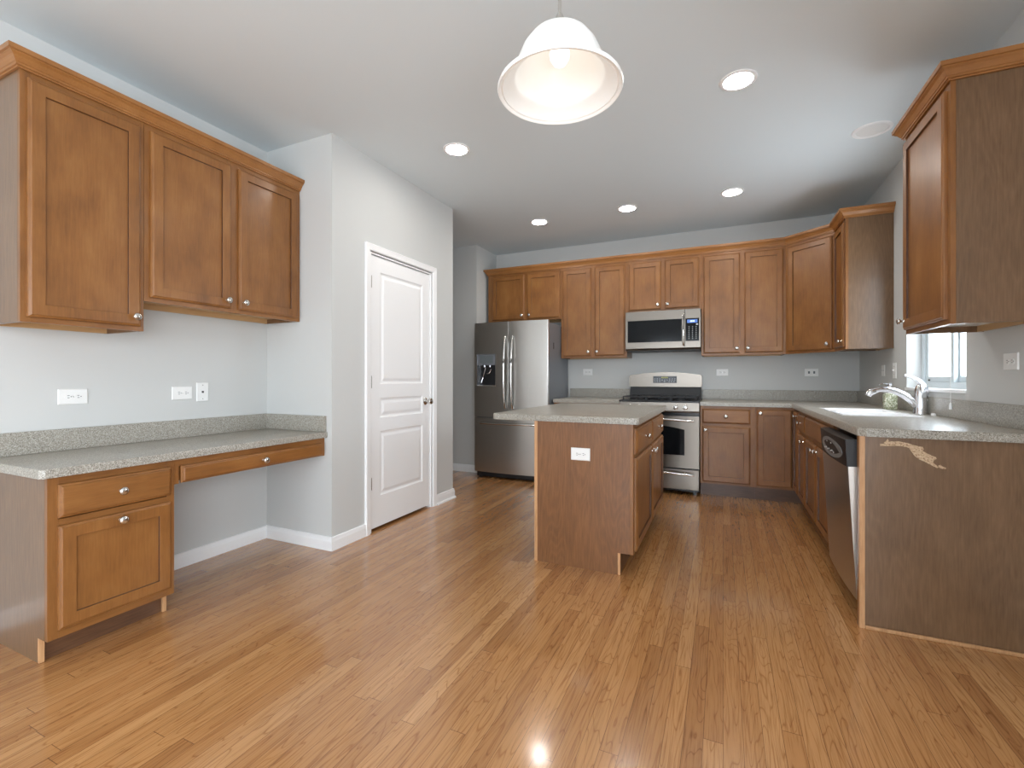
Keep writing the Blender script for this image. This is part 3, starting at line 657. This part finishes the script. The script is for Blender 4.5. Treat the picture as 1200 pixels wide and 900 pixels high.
# soap dispenser
sd = thing('soap_dispenser', 'square speckled green soap bottle with a chrome pump, behind the faucet', 'soap dispenser', (1.090, 4.145, CT + 0.0005), 0)
bm = nb(); box(bm, -0.036, 0.036, -0.036, 0.036, 0, 0.118, 0.006); part('bottle', bm, 'bottle', sd, True)
bm = nb(); lathe(bm, [(0.018, 0.118), (0.018, 0.134), (0.013, 0.139), (0.0055, 0.141), (0.0055, 0.170), (0.013, 0.172), (0.014, 0.186), (0.009, 0.191), (0, 0.192)], (0, 0, 0), 'z', 20)
tube(bm, [(-0.008, 0, 0.182), (-0.035, 0, 0.184), (-0.058, 0, 0.181), (-0.062, 0, 0.176)], [0.006, 0.0055, 0.005, 0.0045], 10); part('pump', bm, 'chrome', sd, True)
# small cap on the counter and blind cord
bm = nb(); lathe(bm, [(0.013, 0), (0.013, 0.010), (0.010, 0.015), (0, 0.016)], (0, 0, 0), 'z', 20); o = part('hole_cap', bm, 'porcelain', None, True); o.location = (1.143, 3.555, CT + 0.0005); tag(o, 'small white round cap on the counter between the faucet and the near wall cabinet', 'cap')
bc = thing('blind_cord', 'thin pull cord with a white tassel hanging beside the sink window', 'cord', (1.168, 3.40, 0.955))
bm = nb(); tube(bm, [(0, 0, 0.035), (0, 0.003, 0.4), (0, 0, 1.12)], 0.0011, 6); part('cord', bm, 'trim', bc)
bm = nb(); lathe(bm, [(0.0075, 0), (0.0085, 0.004), (0.006, 0.034), (0.003, 0.04), (0, 0.0405)], (0, 0, 0), 'z', 12); part('tassel', bm, 'porcelain', bc, True)
bm = nb(); lathe(bm, [(0, 1.115), (0.006, 1.12), (0.006, 1.128), (0, 1.131)], (0, 0, 0), 'z', 10); box(bm, 0.0, 0.026, -0.004, 0.004, 1.118, 1.126); part('cord_hook', bm, 'trim', bc, True)

# desk ---------------------------------------------------------------
DXF = -2.403; DU = 0.742; DT = 0.778
dk = thing('desk_base_cabinet', 'maple desk base cabinet with a drawer over a deep file door at the lower left', 'cabinet', (DXF, 0.895, 0), 90)
dwid, ddep, toe = 0.461, DXF - XL - 0.001, 0.098
bm = nb()
for x in (0, dwid - 0.016): prism(bm, [(0.019, toe), (0.075, toe), (0.075, 0), (ddep, 0), (ddep, DU - 0.0005), (0.019, DU - 0.0005)], 'x', x, x + 0.016)
box(bm, 0.016, dwid - 0.016, 0.019, ddep, toe, toe + 0.016); box(bm, 0.016, dwid - 0.016, ddep - 0.012, ddep, toe + 0.016, DU - 0.0005); part('body', bm, 'veneer', dk)
bm = nb(); box(bm, 0.016, dwid - 0.016, 0.078, 0.092, 0, toe - 0.0005); part('toe_kick', bm, 'toe', dk)
for x in (-0.0005, dwid - 0.0165):
    bm = nb(); box(bm, x, x + 0.017, 0.062, 0.0748, 0, toe - 0.0005, 0.001); part('corner_trim', bm, 'strip', dk)
frame(dk, dwid, toe, DU - 0.0005, [(0, 0.034), (dwid - 0.034, dwid)], [(toe, toe + 0.045, 0.034, dwid - 0.034), (DU - 0.036, DU - 0.0005, 0.034, dwid - 0.034), (0.535, 0.570, 0.034, dwid - 0.034)])
drawer(dk, 0.030, 0.443, 0.575, 0.710)
fd = door(dk, 0.030, 0.443, 0.132, 0.545, 0.2365, 0.545 - 0.028)
kd = thing('desk_apron_drawer', 'shallow maple pencil drawer under the desk top, over the open knee space', 'drawer', (DXF, 1.3565, 0.620), 90)
aw = YP - 1.3565 - 0.001
bm = nb(); box(bm, 0, aw, 0, 0.019, 0.086, 0.1215); box(bm, 0, 0.020, 0, 0.019, 0, 0.086, 0, 1); box(bm, aw - 0.016, aw, 0, 0.019, 0, 0.086, 0, 1); box(bm, 0.020, aw - 0.016, 0.019, 0.40, 0.012, 0.08); part('frame', bm, ['maple_h', 'maple'], kd)
drawer(kd, 0.026, aw - 0.020, 0.004, 0.088, True, 'drawer_front')
dc = thing('desk_countertop', 'long speckled grey-beige desk top with backsplash along the left wall', 'countertop', (0, 0, DU))
bm = nb(); slab(bm, [(XL + 0.001, 0.866), (-2.390, 0.866), (-2.376, 0.880), (-2.376, YP - 0.001), (XL + 0.001, YP - 0.001)], [], 0, DT - DU, 0.004); part('slab', bm, 'stone', dc, True)
bm = nb(); box(bm, XL + 0.001, XL + 0.021, 0.866, YP - 0.021, DT - DU, DT - DU + 0.105, 0.002); part('backsplash', bm, 'stone', dc)
bm = nb(); box(bm, XL + 0.001, -2.384, YP - 0.021, YP - 0.001, DT - DU, DT - DU + 0.105, 0.002); part('backsplash', bm, 'stone', dc)

# refrigerator --------------------------------------------------------
FX, FY, FW, FH = -2.612, 4.668, 0.905, 1.765
fr = thing('refrigerator', 'stainless french-door refrigerator with a water dispenser, left of the kitchen', 'refrigerator', (FX, FY, 0))
bm = nb(); box(bm, 0.006, FW - 0.006, 0.075, 0.74, 0.03, FH - 0.025, 0.004); part('body', bm, 'fridge_side', fr)
bm = nb(); box(bm, 0.02, FW - 0.02, 0.05, 0.12, 0.012, 0.065, 0.004); 
for x in (0.05, FW - 0.09): box(bm, x, x + 0.04, 0.045, 0.62, 0.0, 0.03)
part('base_grille', bm, 'black_soft', fr)
def bowed(bm, x0, x1, z0, z1, rl=True, rr=True, depth=0.062, xa=0.0, xb=FW, cut=None, mi=0):
    """slightly bowed door front between x0..x1, whole width bows over xa..xb"""
    n = 14; fy = lambda x: 0.020 - 0.026 * math.sin(PI * (x - xa) / (xb - xa))
    prev = None; pf = []
    poly = [(x0 + (x1 - x0) * k / n, 0) for k in range(n + 1)]
    pts = [(x, fy(x)) for x, _ in poly]
    r = 0.006
    if rl: pts[0] = (x0, fy(x0) + r); pts.insert(1, (x0 + r, fy(x0)))
    if rr: pts[-1] = (x1, fy(x1) + r); pts.insert(len(pts) - 1, (x1 - r, fy(x1)))
    prism(bm, pts + [(x1, depth), (x0, depth)], 'z', z0, z1, mi)
XS = FW / 2 + 0.0
# left door is cut around the dispenser opening
DX0, DX1, DZ0, DZ1 = 0.045, 0.285, 1.045, 1.41
ld_bm = nb()
bowed(ld_bm, 0.002, DX0, 0.695, FH, True, False); bowed(ld_bm, DX1, XS - 0.003, 0.695, FH, False, True); bowed(ld_bm, DX0, DX1, 0.695, DZ0, False, False); bowed(ld_bm, DX0, DX1, DZ1, FH, False, False)
box(ld_bm, DX0, DX1, 0.052, 0.062, DZ0, DZ1)
ld = part('door', ld_bm, 'steel_v', fr, True, 20)
bm = nb(); bowed(bm, XS + 0.003, FW - 0.002, 0.695, FH); rd = part('door', bm, 'steel_v', fr, True, 20)
bm = nb(); bowed(bm, 0.002, FW - 0.002, 0.070, 0.685); fz = part('freezer_drawer', bm, 'steel_v', fr, True, 20)
# dispenser
ds = None
bm = nb(); box(bm, DX0 + 0.004, DX1 - 0.004, 0.008, 0.0515, 1.285, DZ1 - 0.004, 0.002); dsp = part('water_dispenser', bm, 'fridge_side', ld)
bm = nb(); box(bm, DX0 + 0.035, DX1 - 0.035, 0.0055, 0.0078, 1.305, 1.392, 0.001); part('control_screen', bm, 'grey_panel', fr)
bm = nb()
box(bm, DX0 + 0.0, DX0 + 0.004, 0.0, 0.051, DZ0, DZ1); box(bm, DX1 - 0.004, DX1, 0.0, 0.051, DZ0, DZ1); box(bm, DX0 + 0.004, DX1 - 0.004, 0.0, 0.051, DZ0, DZ0 + 0.010); box(bm, DX0, DX1, -0.001, 0.006, DZ1 - 0.004, DZ1)
part('dispenser_trim', bm, 'chrome', ld)
bm = nb(); box(bm, DX0 + 0.005, DX1 - 0.005, 0.046, 0.0505, DZ0 + 0.011, 1.284); part('dispenser_recess', bm, 'black_soft', ld)
bm = nb(); tube(bm, [(0.13, 0.03, 1.284), (0.13, 0.032, 1.262)], 0.018, 14); tube(bm, [(0.20, 0.03, 1.284), (0.20, 0.032, 1.262)], 0.013, 14)
tube(bm, [(0.14, 0.035, 1.255), (0.12, 0.026, 1.17), (0.092, 0.022, 1.085)], [0.007, 0.007, 0.006], 10); tube(bm, [(0.21, 0.035, 1.235), (0.195, 0.028, 1.195), (0.165, 0.026, 1.185)], [0.009, 0.008, 0.007], 10)
part('dispenser_lever', bm, 'chrome', ld, True)
def vhandle(x, parent):
    bm = nb(); z0, z1 = 0.80, 1.60; n = 16; pts = []
    for k in range(n + 1):
        u = k / n; pts.append((x, -0.012 - 0.045 * math.sin(PI * u) ** 0.55, z0 + (z1 - z0) * u))
    tube(bm, pts, 0.0125, 12); tube(bm, [(x, 0.012, z0 + 0.008), (x, -0.022, z0 + 0.008)], 0.011, 12); tube(bm, [(x, 0.012, z1 - 0.008), (x, -0.022, z1 - 0.008)], 0.011, 12)
    part('handle', bm, 'nickel', parent, True, 60)
vhandle(XS - 0.045, ld); vhandle(XS + 0.045, rd)
bm = nb(); pts = [(0.09 + 0.725 * k / 16, -0.016 - 0.038 * math.sin(PI * k / 16) ** 0.5, 0.628) for k in range(17)]
tube(bm, pts, 0.0125, 12); tube(bm, [(0.10, 0.012, 0.628), (0.10, -0.03, 0.628)], 0.011, 12); tube(bm, [(0.805, 0.012, 0.628), (0.805, -0.03, 0.628)], 0.011, 12)
part('handle', bm, 'nickel', fz, True, 60)
bm = nb(); box(bm, 0.02, 0.10, 0.07, 0.13, FH - 0.0245, FH + 0.002, 0.006); part('hinge_cover', bm, 'fridge_side', fr); bm = nb(); box(bm, FW - 0.10, FW - 0.02, 0.07, 0.13, FH - 0.0245, FH + 0.002, 0.006); part('hinge_cover', bm, 'fridge_side', fr)
bm = nb(); box(bm, FW - 0.0055, FW - 0.004, 0.20, 0.225, 1.46, 1.53); part('side_label', bm, 'slot', fr)

# range ---------------------------------------------------------------
RXO, RYO = -0.967, 4.775; RW = 0.764
rg = thing('gas_range', 'freestanding stainless gas range with black cooktop against the back wall', 'range', (RXO, RYO, 0))
bm = nb(); box(bm, 0.002, RW - 0.002, 0.035, 0.64, 0.03, 0.895, 0.002); 
for x in (0.03, RW - 0.06):
    for y in (0.06, 0.58): box(bm, x, x + 0.03, y, y + 0.03, 0, 0.03)
part('body', bm, 'black', rg)
bm = nb(); prism(bm, [(0.0, 0.80), (-0.004, 0.815), (0.004, 0.895), (0.034, 0.895), (0.034, 0.80)], 'x', 0.004, RW - 0.004); part('control_panel', bm, 'steel', rg)
for x in (0.115, 0.205, 0.545, 0.635):
    bm = nb(); lathe(bm, [(0.024, 0), (0.024, -0.004), (0.019, -0.006), (0.018, -0.024), (0.015, -0.028), (0, -0.029)], (x, -0.002, 0.850), 'y', 20); box(bm, x - 0.005, x + 0.005, -0.036, -0.022, 0.833, 0.867, 0.002); part('burner_knob', bm, 'nickel', rg, True)
# oven door with arched window
bm = nb(); zt, zb = 0.765, 0.262
wx0, wx1, wz0, wz1, wz2 = 0.135, RW - 0.135, 0.385, 0.635, 0.668
yf0, yb0 = 0.0, 0.033
arch = [(wx0 + (wx1 - wx0) * k / 12, wz1 + (wz2 - wz1) * math.sin(PI * k / 12)) for k in range(13)]
box(bm, 0.004, wx0, yf0, yb0, zb, zt, 0); box(bm, wx1, RW - 0.004, yf0, yb0, zb, zt, 0); box(bm, wx0, wx1, yf0, yb0, zb, wz0)
prism(bm, arch + [(wx1, zt), (wx0, zt)], 'y', yf0, yb0)
od = part('oven_door', bm, 'steel', rg)
bm = nb(); prism(bm, [(wx0, wz0)] + arch + [(wx1, wz0)], 'y', 0.004, 0.028); part('oven_window', bm, 'glass_black', od)
def hhandle(parent, z, x0=0.05, x1=RW - 0.05, out=0.05, r=0.011, bow=0.012):
    bm = nb(); pts = [(x0 + (x1 - x0) * k / 14, -out + 0.02 - (0.02) * math.sin(PI * k / 14) ** 0.4, z + bow * math.sin(PI * k / 14)) for k in range(15)]
    tube(bm, pts, r, 12)
    for x in (x0 + 0.01, x1 - 0.01): tube(bm, [(x, 0.006, z), (x, -out + 0.022, z)], r, 10)
    part('handle', bm, 'nickel', parent, True, 60)
hhandle(od, 0.722)
bm = nb(); box(bm, 0.004, RW - 0.004, 0.0, 0.033, 0.055, 0.250, 0.004); dr = part('storage_drawer', bm, 'steel', rg); hhandle(dr, 0.205)
bm = nb(); box(bm, 0.0, RW, -0.004, 0.655, 0.8955, 0.915, 0.004); part('cooktop', bm, 'black', rg)
# burners and grates
for x in (0.19, 0.574):
    for y in (0.16, 0.44):
        bm = nb(); lathe(bm, [(0.048, 0.9155), (0.046, 0.922), (0.036, 0.924), (0.036, 0.931), (0.030, 0.934), (0, 0.934)], (x, y, 0), 'z', 20); part('burner', bm, 'iron', rg, True)
bm = nb(); lathe(bm, [(0.035, 0.9155), (0.033, 0.924), (0.026, 0.930), (0, 0.930)], (RW / 2, 0.30, 0), 'z', 18); part('burner', bm, 'iron', rg, True)
for x0, x1 in ((0.03, 0.265), (0.267, 0.497), (0.499, 0.734)):
    bm = nb(); z0, z1 = 0.940, 0.952
    box(bm, x0, x1, 0.03, 0.042, z0, z1, 0.002); box(bm, x0, x1, 0.558, 0.57, z0, z1, 0.002); box(bm, x0, x0 + 0.012, 0.042, 0.558, z0, z1, 0.002); box(bm, x1 - 0.012, x1, 0.042, 0.558, z0, z1, 0.002)
    xm = (x0 + x1) / 2; box(bm, x0 + 0.012, x1 - 0.012, 0.294, 0.306, z0, z1, 0.002); box(bm, xm - 0.005, xm + 0.005, 0.042, 0.13, z0, z1, 0.002); box(bm, xm - 0.005, xm + 0.005, 0.19, 0.41, z0, z1, 0.002); box(bm, xm - 0.005, xm + 0.005, 0.47, 0.558, z0, z1, 0.002)
    for yy in (0.16, 0.44): box(bm, x0 + 0.012, xm - 0.045, yy - 0.005, yy + 0.005, z0, z1, 0.002); box(bm, xm + 0.045, x1 - 0.012, yy - 0.005, yy + 0.005, z0, z1, 0.002)
    for fx_ in (x0 + 0.006, x1 - 0.006):
        for fy_ in (0.036, 0.564): box(bm, fx_ - 0.006, fx_ + 0.006, fy_ - 0.006, fy_ + 0.006, 0.915, z0)
    part('grate', bm, 'iron', rg)
# backguard: black riser + arched stainless console
bm = nb(); prism(bm, [(0.560, 0.915), (0.585, 1.045), (0.65, 1.045), (0.65, 0.915)], 'x', 0.010, RW - 0.010); part('riser', bm, 'black_soft', rg)
bm = nb(); top = [(RW * k / 20, 1.168 + 0.034 * (1 - (2 * k / 20 - 1) ** 2)) for k in range(21)]
top[0] = (0.0, 1.155); top.insert(1, (0.012, 1.170)); top[-1] = (RW, 1.155); top.insert(-1, (RW - 0.012, 1.170))
prism(bm, [(0.0, 1.050), (0.010, 1.040)][::-1] + [(0.0, 1.06)] + top + [(RW, 1.06), (RW - 0.010, 1.040)], 'y', 0.562, 0.650)
bg_ = part('backguard', bm, 'steel', rg)
bm = nb(); box(bm, 0.262, 0.510, 0.5595, 0.5618, 1.083, 1.157, 0.001); part('display', bm, 'glass_black', rg)
bm = nb()
for k in range(9):
    if k in (3, 4, 5): continue
    box(bm, 0.274 + k * 0.026, 0.288 + k * 0.026, 0.5585, 0.5595, 1.127, 1.131)
for k in range(9):
    box(bm, 0.274 + k * 0.026, 0.286 + k * 0.026, 0.5585, 0.5595, 1.113, 1.117)
    if k not in (3, 5): box(bm, 0.276 + k * 0.025, 0.288 + k * 0.025, 0.5585, 0.5595, 1.096, 1.100)
part('button_marks', bm, 'mark', rg)
bm = nb()
for k in range(4): box(bm, 0.352 + k * 0.018, 0.363 + k * 0.018, 0.5585, 0.5595, 1.135, 1.149)
part('clock_digits', bm, 'amber', rg)

# microwave -------------------------------------------------------------
MX, MY, MZ, MW, MH = -0.950, 5.030, 1.425, 0.746, 0.413
mw = thing('microwave_oven', 'stainless over-the-range microwave under the short wall cabinet', 'microwave', (MX, MY, MZ))
bm = nb(); box(bm, 0.004, MW - 0.004, 0.03, YB - MY - 0.001, 0.0, MH - 0.002, 0.002); part('body', bm, 'black_soft', mw)
mwd = MW * 0.80
bm = nb(); fx0, fx1, fz0, fz1 = 0.022, mwd - 0.028, 0.088, 0.318
box(bm, 0, mwd - 0.001, 0, 0.029, 0.022, fz0, 0.0015); box(bm, 0, mwd - 0.001, 0, 0.029, fz1, MH, 0.0015); box(bm, 0, fx0, 0.0, 0.029, fz0, fz1); box(bm, fx1, mwd - 0.001, 0.0, 0.029, fz0, fz1)
md = part('microwave_door', bm, 'steel', mw)
bm = nb(); box(bm, fx0, fx1, 0.003, 0.026, fz0, fz1); part('door_glass', bm, 'glass_black', md)
bm = nb(); x = mwd - 0.012
tube(bm, [(x, -0.018, 0.045), (x, -0.034, 0.07), (x, -0.038, 0.20), (x, -0.034, 0.345), (x, -0.018, 0.372)], 0.0095, 12); tube(bm, [(x, 0.002, 0.055), (x, -0.026, 0.055)], 0.009, 10); tube(bm, [(x, 0.002, 0.362), (x, -0.026, 0.362)], 0.009, 10)
part('handle', bm, 'nickel', md, True, 60)
bm = nb(); box(bm, mwd + 0.001, MW, 0, 0.029, 0.022, 0.088, 0.0015); box(bm, mwd + 0.001, MW, 0, 0.029, 0.318, MH, 0.0015); box(bm, MW - 0.014, MW, 0.0, 0.029, 0.088, 0.318); box(bm, mwd + 0.001, mwd + 0.006, 0.0, 0.029, 0.088, 0.318); cp = part('control_panel', bm, 'steel', mw)
bm = nb(); box(bm, mwd + 0.006, MW - 0.014, 0.002, 0.026, 0.088, 0.318); part('keypad', bm, 'glass_black', cp)
bm = nb(); box(bm, mwd + 0.022, MW - 0.030, 0.0, 0.0018, 0.272, 0.306); part('display', bm, 'lcd', cp)
bm = nb()
for k in range(4): box(bm, mwd + 0.052 + k * 0.011, mwd + 0.059 + k * 0.011, -0.0008, -0.0001, 0.281, 0.297)
part('display_digits', bm, 'lcd_digit', cp)
bm = nb()
for r_ in range(7):
    for c in range(3): box(bm, mwd + 0.036 + c * 0.034, mwd + 0.043 + c * 0.034, 0.001, 0.0018, 0.110 + r_ * 0.020, 0.115 + r_ * 0.020)
box(bm, MW - 0.042, MW - 0.024, 0.001, 0.0018, 0.250, 0.262)
part('button_marks', bm, 'mark', cp)
bm = nb(); prism(bm, [(0.0, 0.021), (0.03, 0.021), (0.03, 0.0), (0.012, 0.004)], 'x', 0.0, MW); part('bottom_vent', bm, 'steel', mw)
bm = nb(); box(bm, 0.05, 0.30, 0.05, 0.33, -0.005, -0.0005); box(bm, 0.45, 0.70, 0.05, 0.33, -0.005, -0.0005); part('grease_filter', bm, 'slot', mw)

# dishwasher (door slightly ajar: leans out at the top) --------------------
dwt = thing('dishwasher', 'stainless dishwasher with a black control strip, its door slightly ajar at the top', 'dishwasher', (XRB, 3.2265, 0), -90)
DWW = 3.2265 - 2.6135
bm = nb(); box(bm, 0.004, DWW - 0.004, 0.030, 0.58, 0.10, CU - 0.006, 0.002); box(bm, 0.01, DWW - 0.01, 0.085, 0.56, 0.0, 0.10); part('tub', bm, 'black_soft', dwt)
lean = R(3.1); zp = 0.105
def tilt(o): o.rotation_euler = (lean, 0, 0); o.location = (0, 0.0, zp)
# door-local: z from 0 up, y=0 the inner hinge face
bm = nb(); n = 16
def frontpoly(n=16):
    pts = []
    for k in range(n + 1):
        u = k / n; xx = 0.004 + (DWW - 0.008) * u; pts.append((xx, -0.020 - 0.010 * math.sin(PI * u) ** 0.7))
    return pts + [(DWW - 0.004, 0.022), (0.004, 0.022)]
prism(bm, frontpoly(), 'z', 0.0, 0.615); dd = part('dishwasher_door', bm, 'steel_v', dwt, True, 30); tilt(dd)
bm = nb(); n = 16; pp = [(x, y - 0.004 if y < 0 else y) for x, y in frontpoly()]
prism(bm, pp, 'z', 0.6155, 0.742); cs = part('control_strip', bm, 'black_soft', dwt, True, 30); tilt(cs)
# oval control badge following the strip
bm = nb(); ov = []
for k in range(32):
    a = 2 * PI * k / 32; ov.append((DWW * 0.52 + 0.235 * math.cos(a), 0.672 + (0.047 * math.sin(a))))
vs = []
for y_off in (-0.0015, 0.004):
    vs.append([bm.verts.new((x, -0.0245 - 0.010 * math.sin(PI * max(0, min(1, (x - 0.004) / (DWW - 0.008)))) ** 0.7 + y_off, z)) for x, z in ov])
for k in range(32): bm.faces.new((vs[0][k], vs[0][(k + 1) % 32], vs[1][(k + 1) % 32], vs[1][k]))
bm.faces.new(vs[0]); bm.faces.new(list(reversed(vs[1]))); cb_ = part('control_oval', bm, 'grey_panel', dwt); tilt(cb_)
bm = nb()
for k in range(7): box(bm, 0.17 + k * 0.036, 0.188 + k * 0.036, -0.0372, -0.0355, 0.648 + 0.006 * (k % 2), 0.654 + 0.006 * (k % 2))
for k in range(2): box(bm, 0.24 + 0.10 * k, 0.25 + 0.1 * k, -0.0372, -0.0355, 0.69, 0.697)
bk = part('button_marks', bm, 'mark', dwt); tilt(bk)
bm = nb(); box(bm, 0.01, DWW - 0.01, 0.055, 0.075, 0.004, 0.098); part('toe_panel', bm, 'black', dwt)

# ------------------------------------------------------------------ outlets and switches
def receptacle(bm, cx, cz, mi=1):
    pass
def outlet(name, label, loc, rz, w, h, kind='duplex_h', group=None):
    """plate centred on loc, facing local -y, wall at y=0"""
    t = thing(name, label, 'outlet' if 'outlet' in name else 'wall plate', loc, rz, group)
    bm = nb(); loops(bm, -w / 2, w / 2, -h / 2, h / 2, [(0, -0.0005), (0, -0.003), (0.003, -0.006)]); part('plate', bm, 'plate', t)
    if kind == 'duplex_h':
        for s in (-1, 1):
            bm = nb(); cx = s * 0.0195
            lathe(bm, [(0.0165, -0.006), (0.0165, -0.0075), (0, -0.0075)], (cx, 0, 0), 'y', 20); rc = part('receptacle', bm, 'plate', t, True, 30)
            bm = nb(); box(bm, cx - 0.005, cx + 0.004, -0.0082, -0.0074, 0.004, 0.0065); box(bm, cx - 0.004, cx + 0.004, -0.0082, -0.0074, -0.0065, -0.004); box(bm, cx + 0.008, cx + 0.012, -0.0082, -0.0074, -0.002, 0.002); part('slots', bm, 'slot', rc)
        bm = nb(); lathe(bm, [(0.003, -0.006), (0.0025, -0.0072), (0, -0.0073)], (0, 0, 0), 'y', 10); part('screw', bm, 'nickel', t)
    elif kind == 'jacks':
        for s in (-0.0, ):
            bm = nb(); box(bm, -0.006, 0.006, -0.0075, -0.006, -0.006, 0.006); part('jack', bm, 'slot', t)
        for s in (-0.042, 0.042):
            bm = nb(); lathe(bm, [(0.0035, -0.006), (0.003, -0.0075), (0, -0.0076)], (0, 0, s), 'y', 10); part('screw', bm, 'nickel', t)
    elif kind == 'pair':
        for s in (-0.022, 0.022):
            bm = nb(); box(bm, s - 0.008, s + 0.008, -0.008, -0.006, -0.012, 0.012, 0.001); part('jack', bm, 'grey_panel', t)
    elif kind == 'toggle':
        bm = nb(); box(bm, -0.005, 0.005, -0.0068, -0.006, -0.012, 0.012); box(bm, -0.004, 0.004, -0.018, -0.0065, -0.002, 0.006, 0.001); part('toggle', bm, 'plate', t)
        for s in (-0.03, 0.03):
            bm = nb(); lathe(bm, [(0.0035, -0.006), (0.003, -0.0075), (0, -0.0076)], (0, 0, s), 'y', 10); part('screw', bm, 'nickel', t)
    return t
outlet('wall_outlet', 'white horizontal outlet on the left wall under the large single-door cabinet', (XL, 1.198, 1.040), 90, 0.117, 0.076)
outlet('wall_outlet', 'white horizontal outlet on the left wall beside the narrow upright jack plate', (XL, 1.711, 1.043), 90, 0.114, 0.078)
outlet('phone_jack_plate', 'white upright jack plate on the left wall near the pantry corner', (XL, 1.830, 1.047), 90, 0.072, 0.116, 'jacks')
outlet('wall_outlet', 'white outlet on the back wall between the refrigerator and the range', (-1.474, YB, 1.209), 0, 0.117, 0.076)
outlet('wall_outlet', 'white outlet on the back wall just right of the range', (-0.006, YB, 1.197), 0, 0.117, 0.072)
outlet('jack_plate', 'white plate with two dark inserts on the back wall near the right corner', (0.803, YB, 1.192), 0, 0.117, 0.076, 'pair')
outlet('wall_outlet', 'small white outlet on the right wall near the back corner', (XR, 4.70, 1.196), -90, 0.076, 0.09)
outlet('light_switch', 'white toggle switch plate on the right wall beside the sink window', (XR, 4.425, 1.192), -90, 0.074, 0.120, 'toggle')
outlet('wall_outlet', 'white outlet on the right wall under the nearest wall cabinet', (XR, 2.857, 1.208), -90, 0.117, 0.078)
outlet('wall_outlet', 'white outlet set in the end panel of the island', (-0.772, IY0, 0.680), 0, 0.117, 0.074)

# ------------------------------------------------------------------ ceiling fixtures
def can(loc, label, first=None):
    if first:
        r = first.copy(); COL.objects.link(r)
        for ch in first.children: c = ch.copy(); COL.objects.link(c); c.parent = r
    else:
        r = thing('recessed_light', label, 'ceiling light', (0, 0, 0), 0, 'lit recessed lights in the kitchen ceiling')
        bm = nb(); lathe(bm, [(0.074, -0.0005), (0.074, -0.006), (0.082, -0.008), (0.092, -0.005), (0.095, -0.0005)], (0, 0, 0), 'z', 40); part('trim_ring', bm, 'trim', r, True)
        bm = nb(); lathe(bm, [(0.0735, -0.001), (0.0735, -0.0035), (0, -0.0045)], (0, 0, 0), 'z', 36); part('lens', bm, 'lamp_disc', r)
    r.location = (*loc, H); r['label'] = label; return r
rl = can((-1.705, 2.805), 'lit recessed ceiling light nearest the pantry door')
can((-1.719, 4.455), 'lit recessed ceiling light in front of the refrigerator, leftmost of the far three', rl)
can((-0.824, 4.443), 'lit recessed ceiling light in front of the microwave, middle of the far three', rl)
can((0.073, 4.433), 'lit recessed ceiling light toward the right corner cabinets, rightmost of the far three', rl)
can((0.075, 2.786), 'large lit recessed ceiling light right of the hanging lamp', rl)
u = thing('ceiling_speaker', 'round unlit white cover in the ceiling near the right wall', 'ceiling fixture', (0.88, 3.70, H))
bm = nb(); lathe(bm, [(0.086, -0.0005), (0.086, -0.006), (0.094, -0.009), (0.106, -0.006), (0.110, -0.0005)], (0, 0, 0), 'z', 40); part('trim_ring', bm, 'trim', u, True)
bm = nb(); lathe(bm, [(0.0855, -0.0008), (0.0855, -0.003), (0, -0.0035)], (0, 0, 0), 'z', 36); part('grille', bm, 'plate', u)

# pendant
PX, PY, PZr = -0.494, 1.468, 2.085
pn = thing('pendant_lamp', 'lit white glass bell pendant lamp hanging near the camera', 'lamp', (PX, PY, PZr))
bm = nb()
outer = [(0.2035, 0.000), (0.207, 0.006), (0.204, 0.013), (0.196, 0.017), (0.178, 0.028), (0.162, 0.042), (0.152, 0.058), (0.146, 0.075), (0.139, 0.10), (0.124, 0.135), (0.100, 0.168), (0.068, 0.192), (0.036, 0.204)]
inner = [(0.034, 0.199), (0.066, 0.187), (0.097, 0.163), (0.120, 0.131), (0.134, 0.099), (0.141, 0.075), (0.145, 0.056), (0.147, 0.046), (0.150, 0.040), (0.158, 0.034), (0.172, 0.022), (0.184, 0.011), (0.189, 0.006), (0.194, 0.009), (0.199, 0.002)]
lathe(bm, outer + inner + [outer[0]], (0, 0, 0), 'z', 56, 0, False); bmesh.ops.remove_doubles(bm, verts=bm.verts[:], dist=1e-5); sh = part('lamp_shade', bm, 'shade_glass', pn, True, 60)
bm = nb(); lathe(bm, [(0, 0.085), (0.020, 0.090), (0.031, 0.108), (0.033, 0.125), (0.026, 0.148), (0.015, 0.165), (0.014, 0.19)], (0, 0, 0), 'z', 24); part('bulb', bm, 'bulb', pn, True)
bm = nb(); lathe(bm, [(0.045, 0.205), (0.045, 0.211), (0.022, 0.222), (0.012, 0.250), (0.006, 0.262)], (0, 0, 0), 'z', 24); lathe(bm, [(0.0055, 0.262), (0.0055, H - PZr - 0.02)], (0, 0, 0), 'z', 12); part('stem', bm, 'nickel', pn, True)
bm = nb(); hh = H - PZr; lathe(bm, [(0.010, hh - 0.032), (0.045, hh - 0.025), (0.062, hh - 0.010), (0.065, hh - 0.0005)], (0, 0, 0), 'z', 28); part('canopy', bm, 'nickel', pn, True)
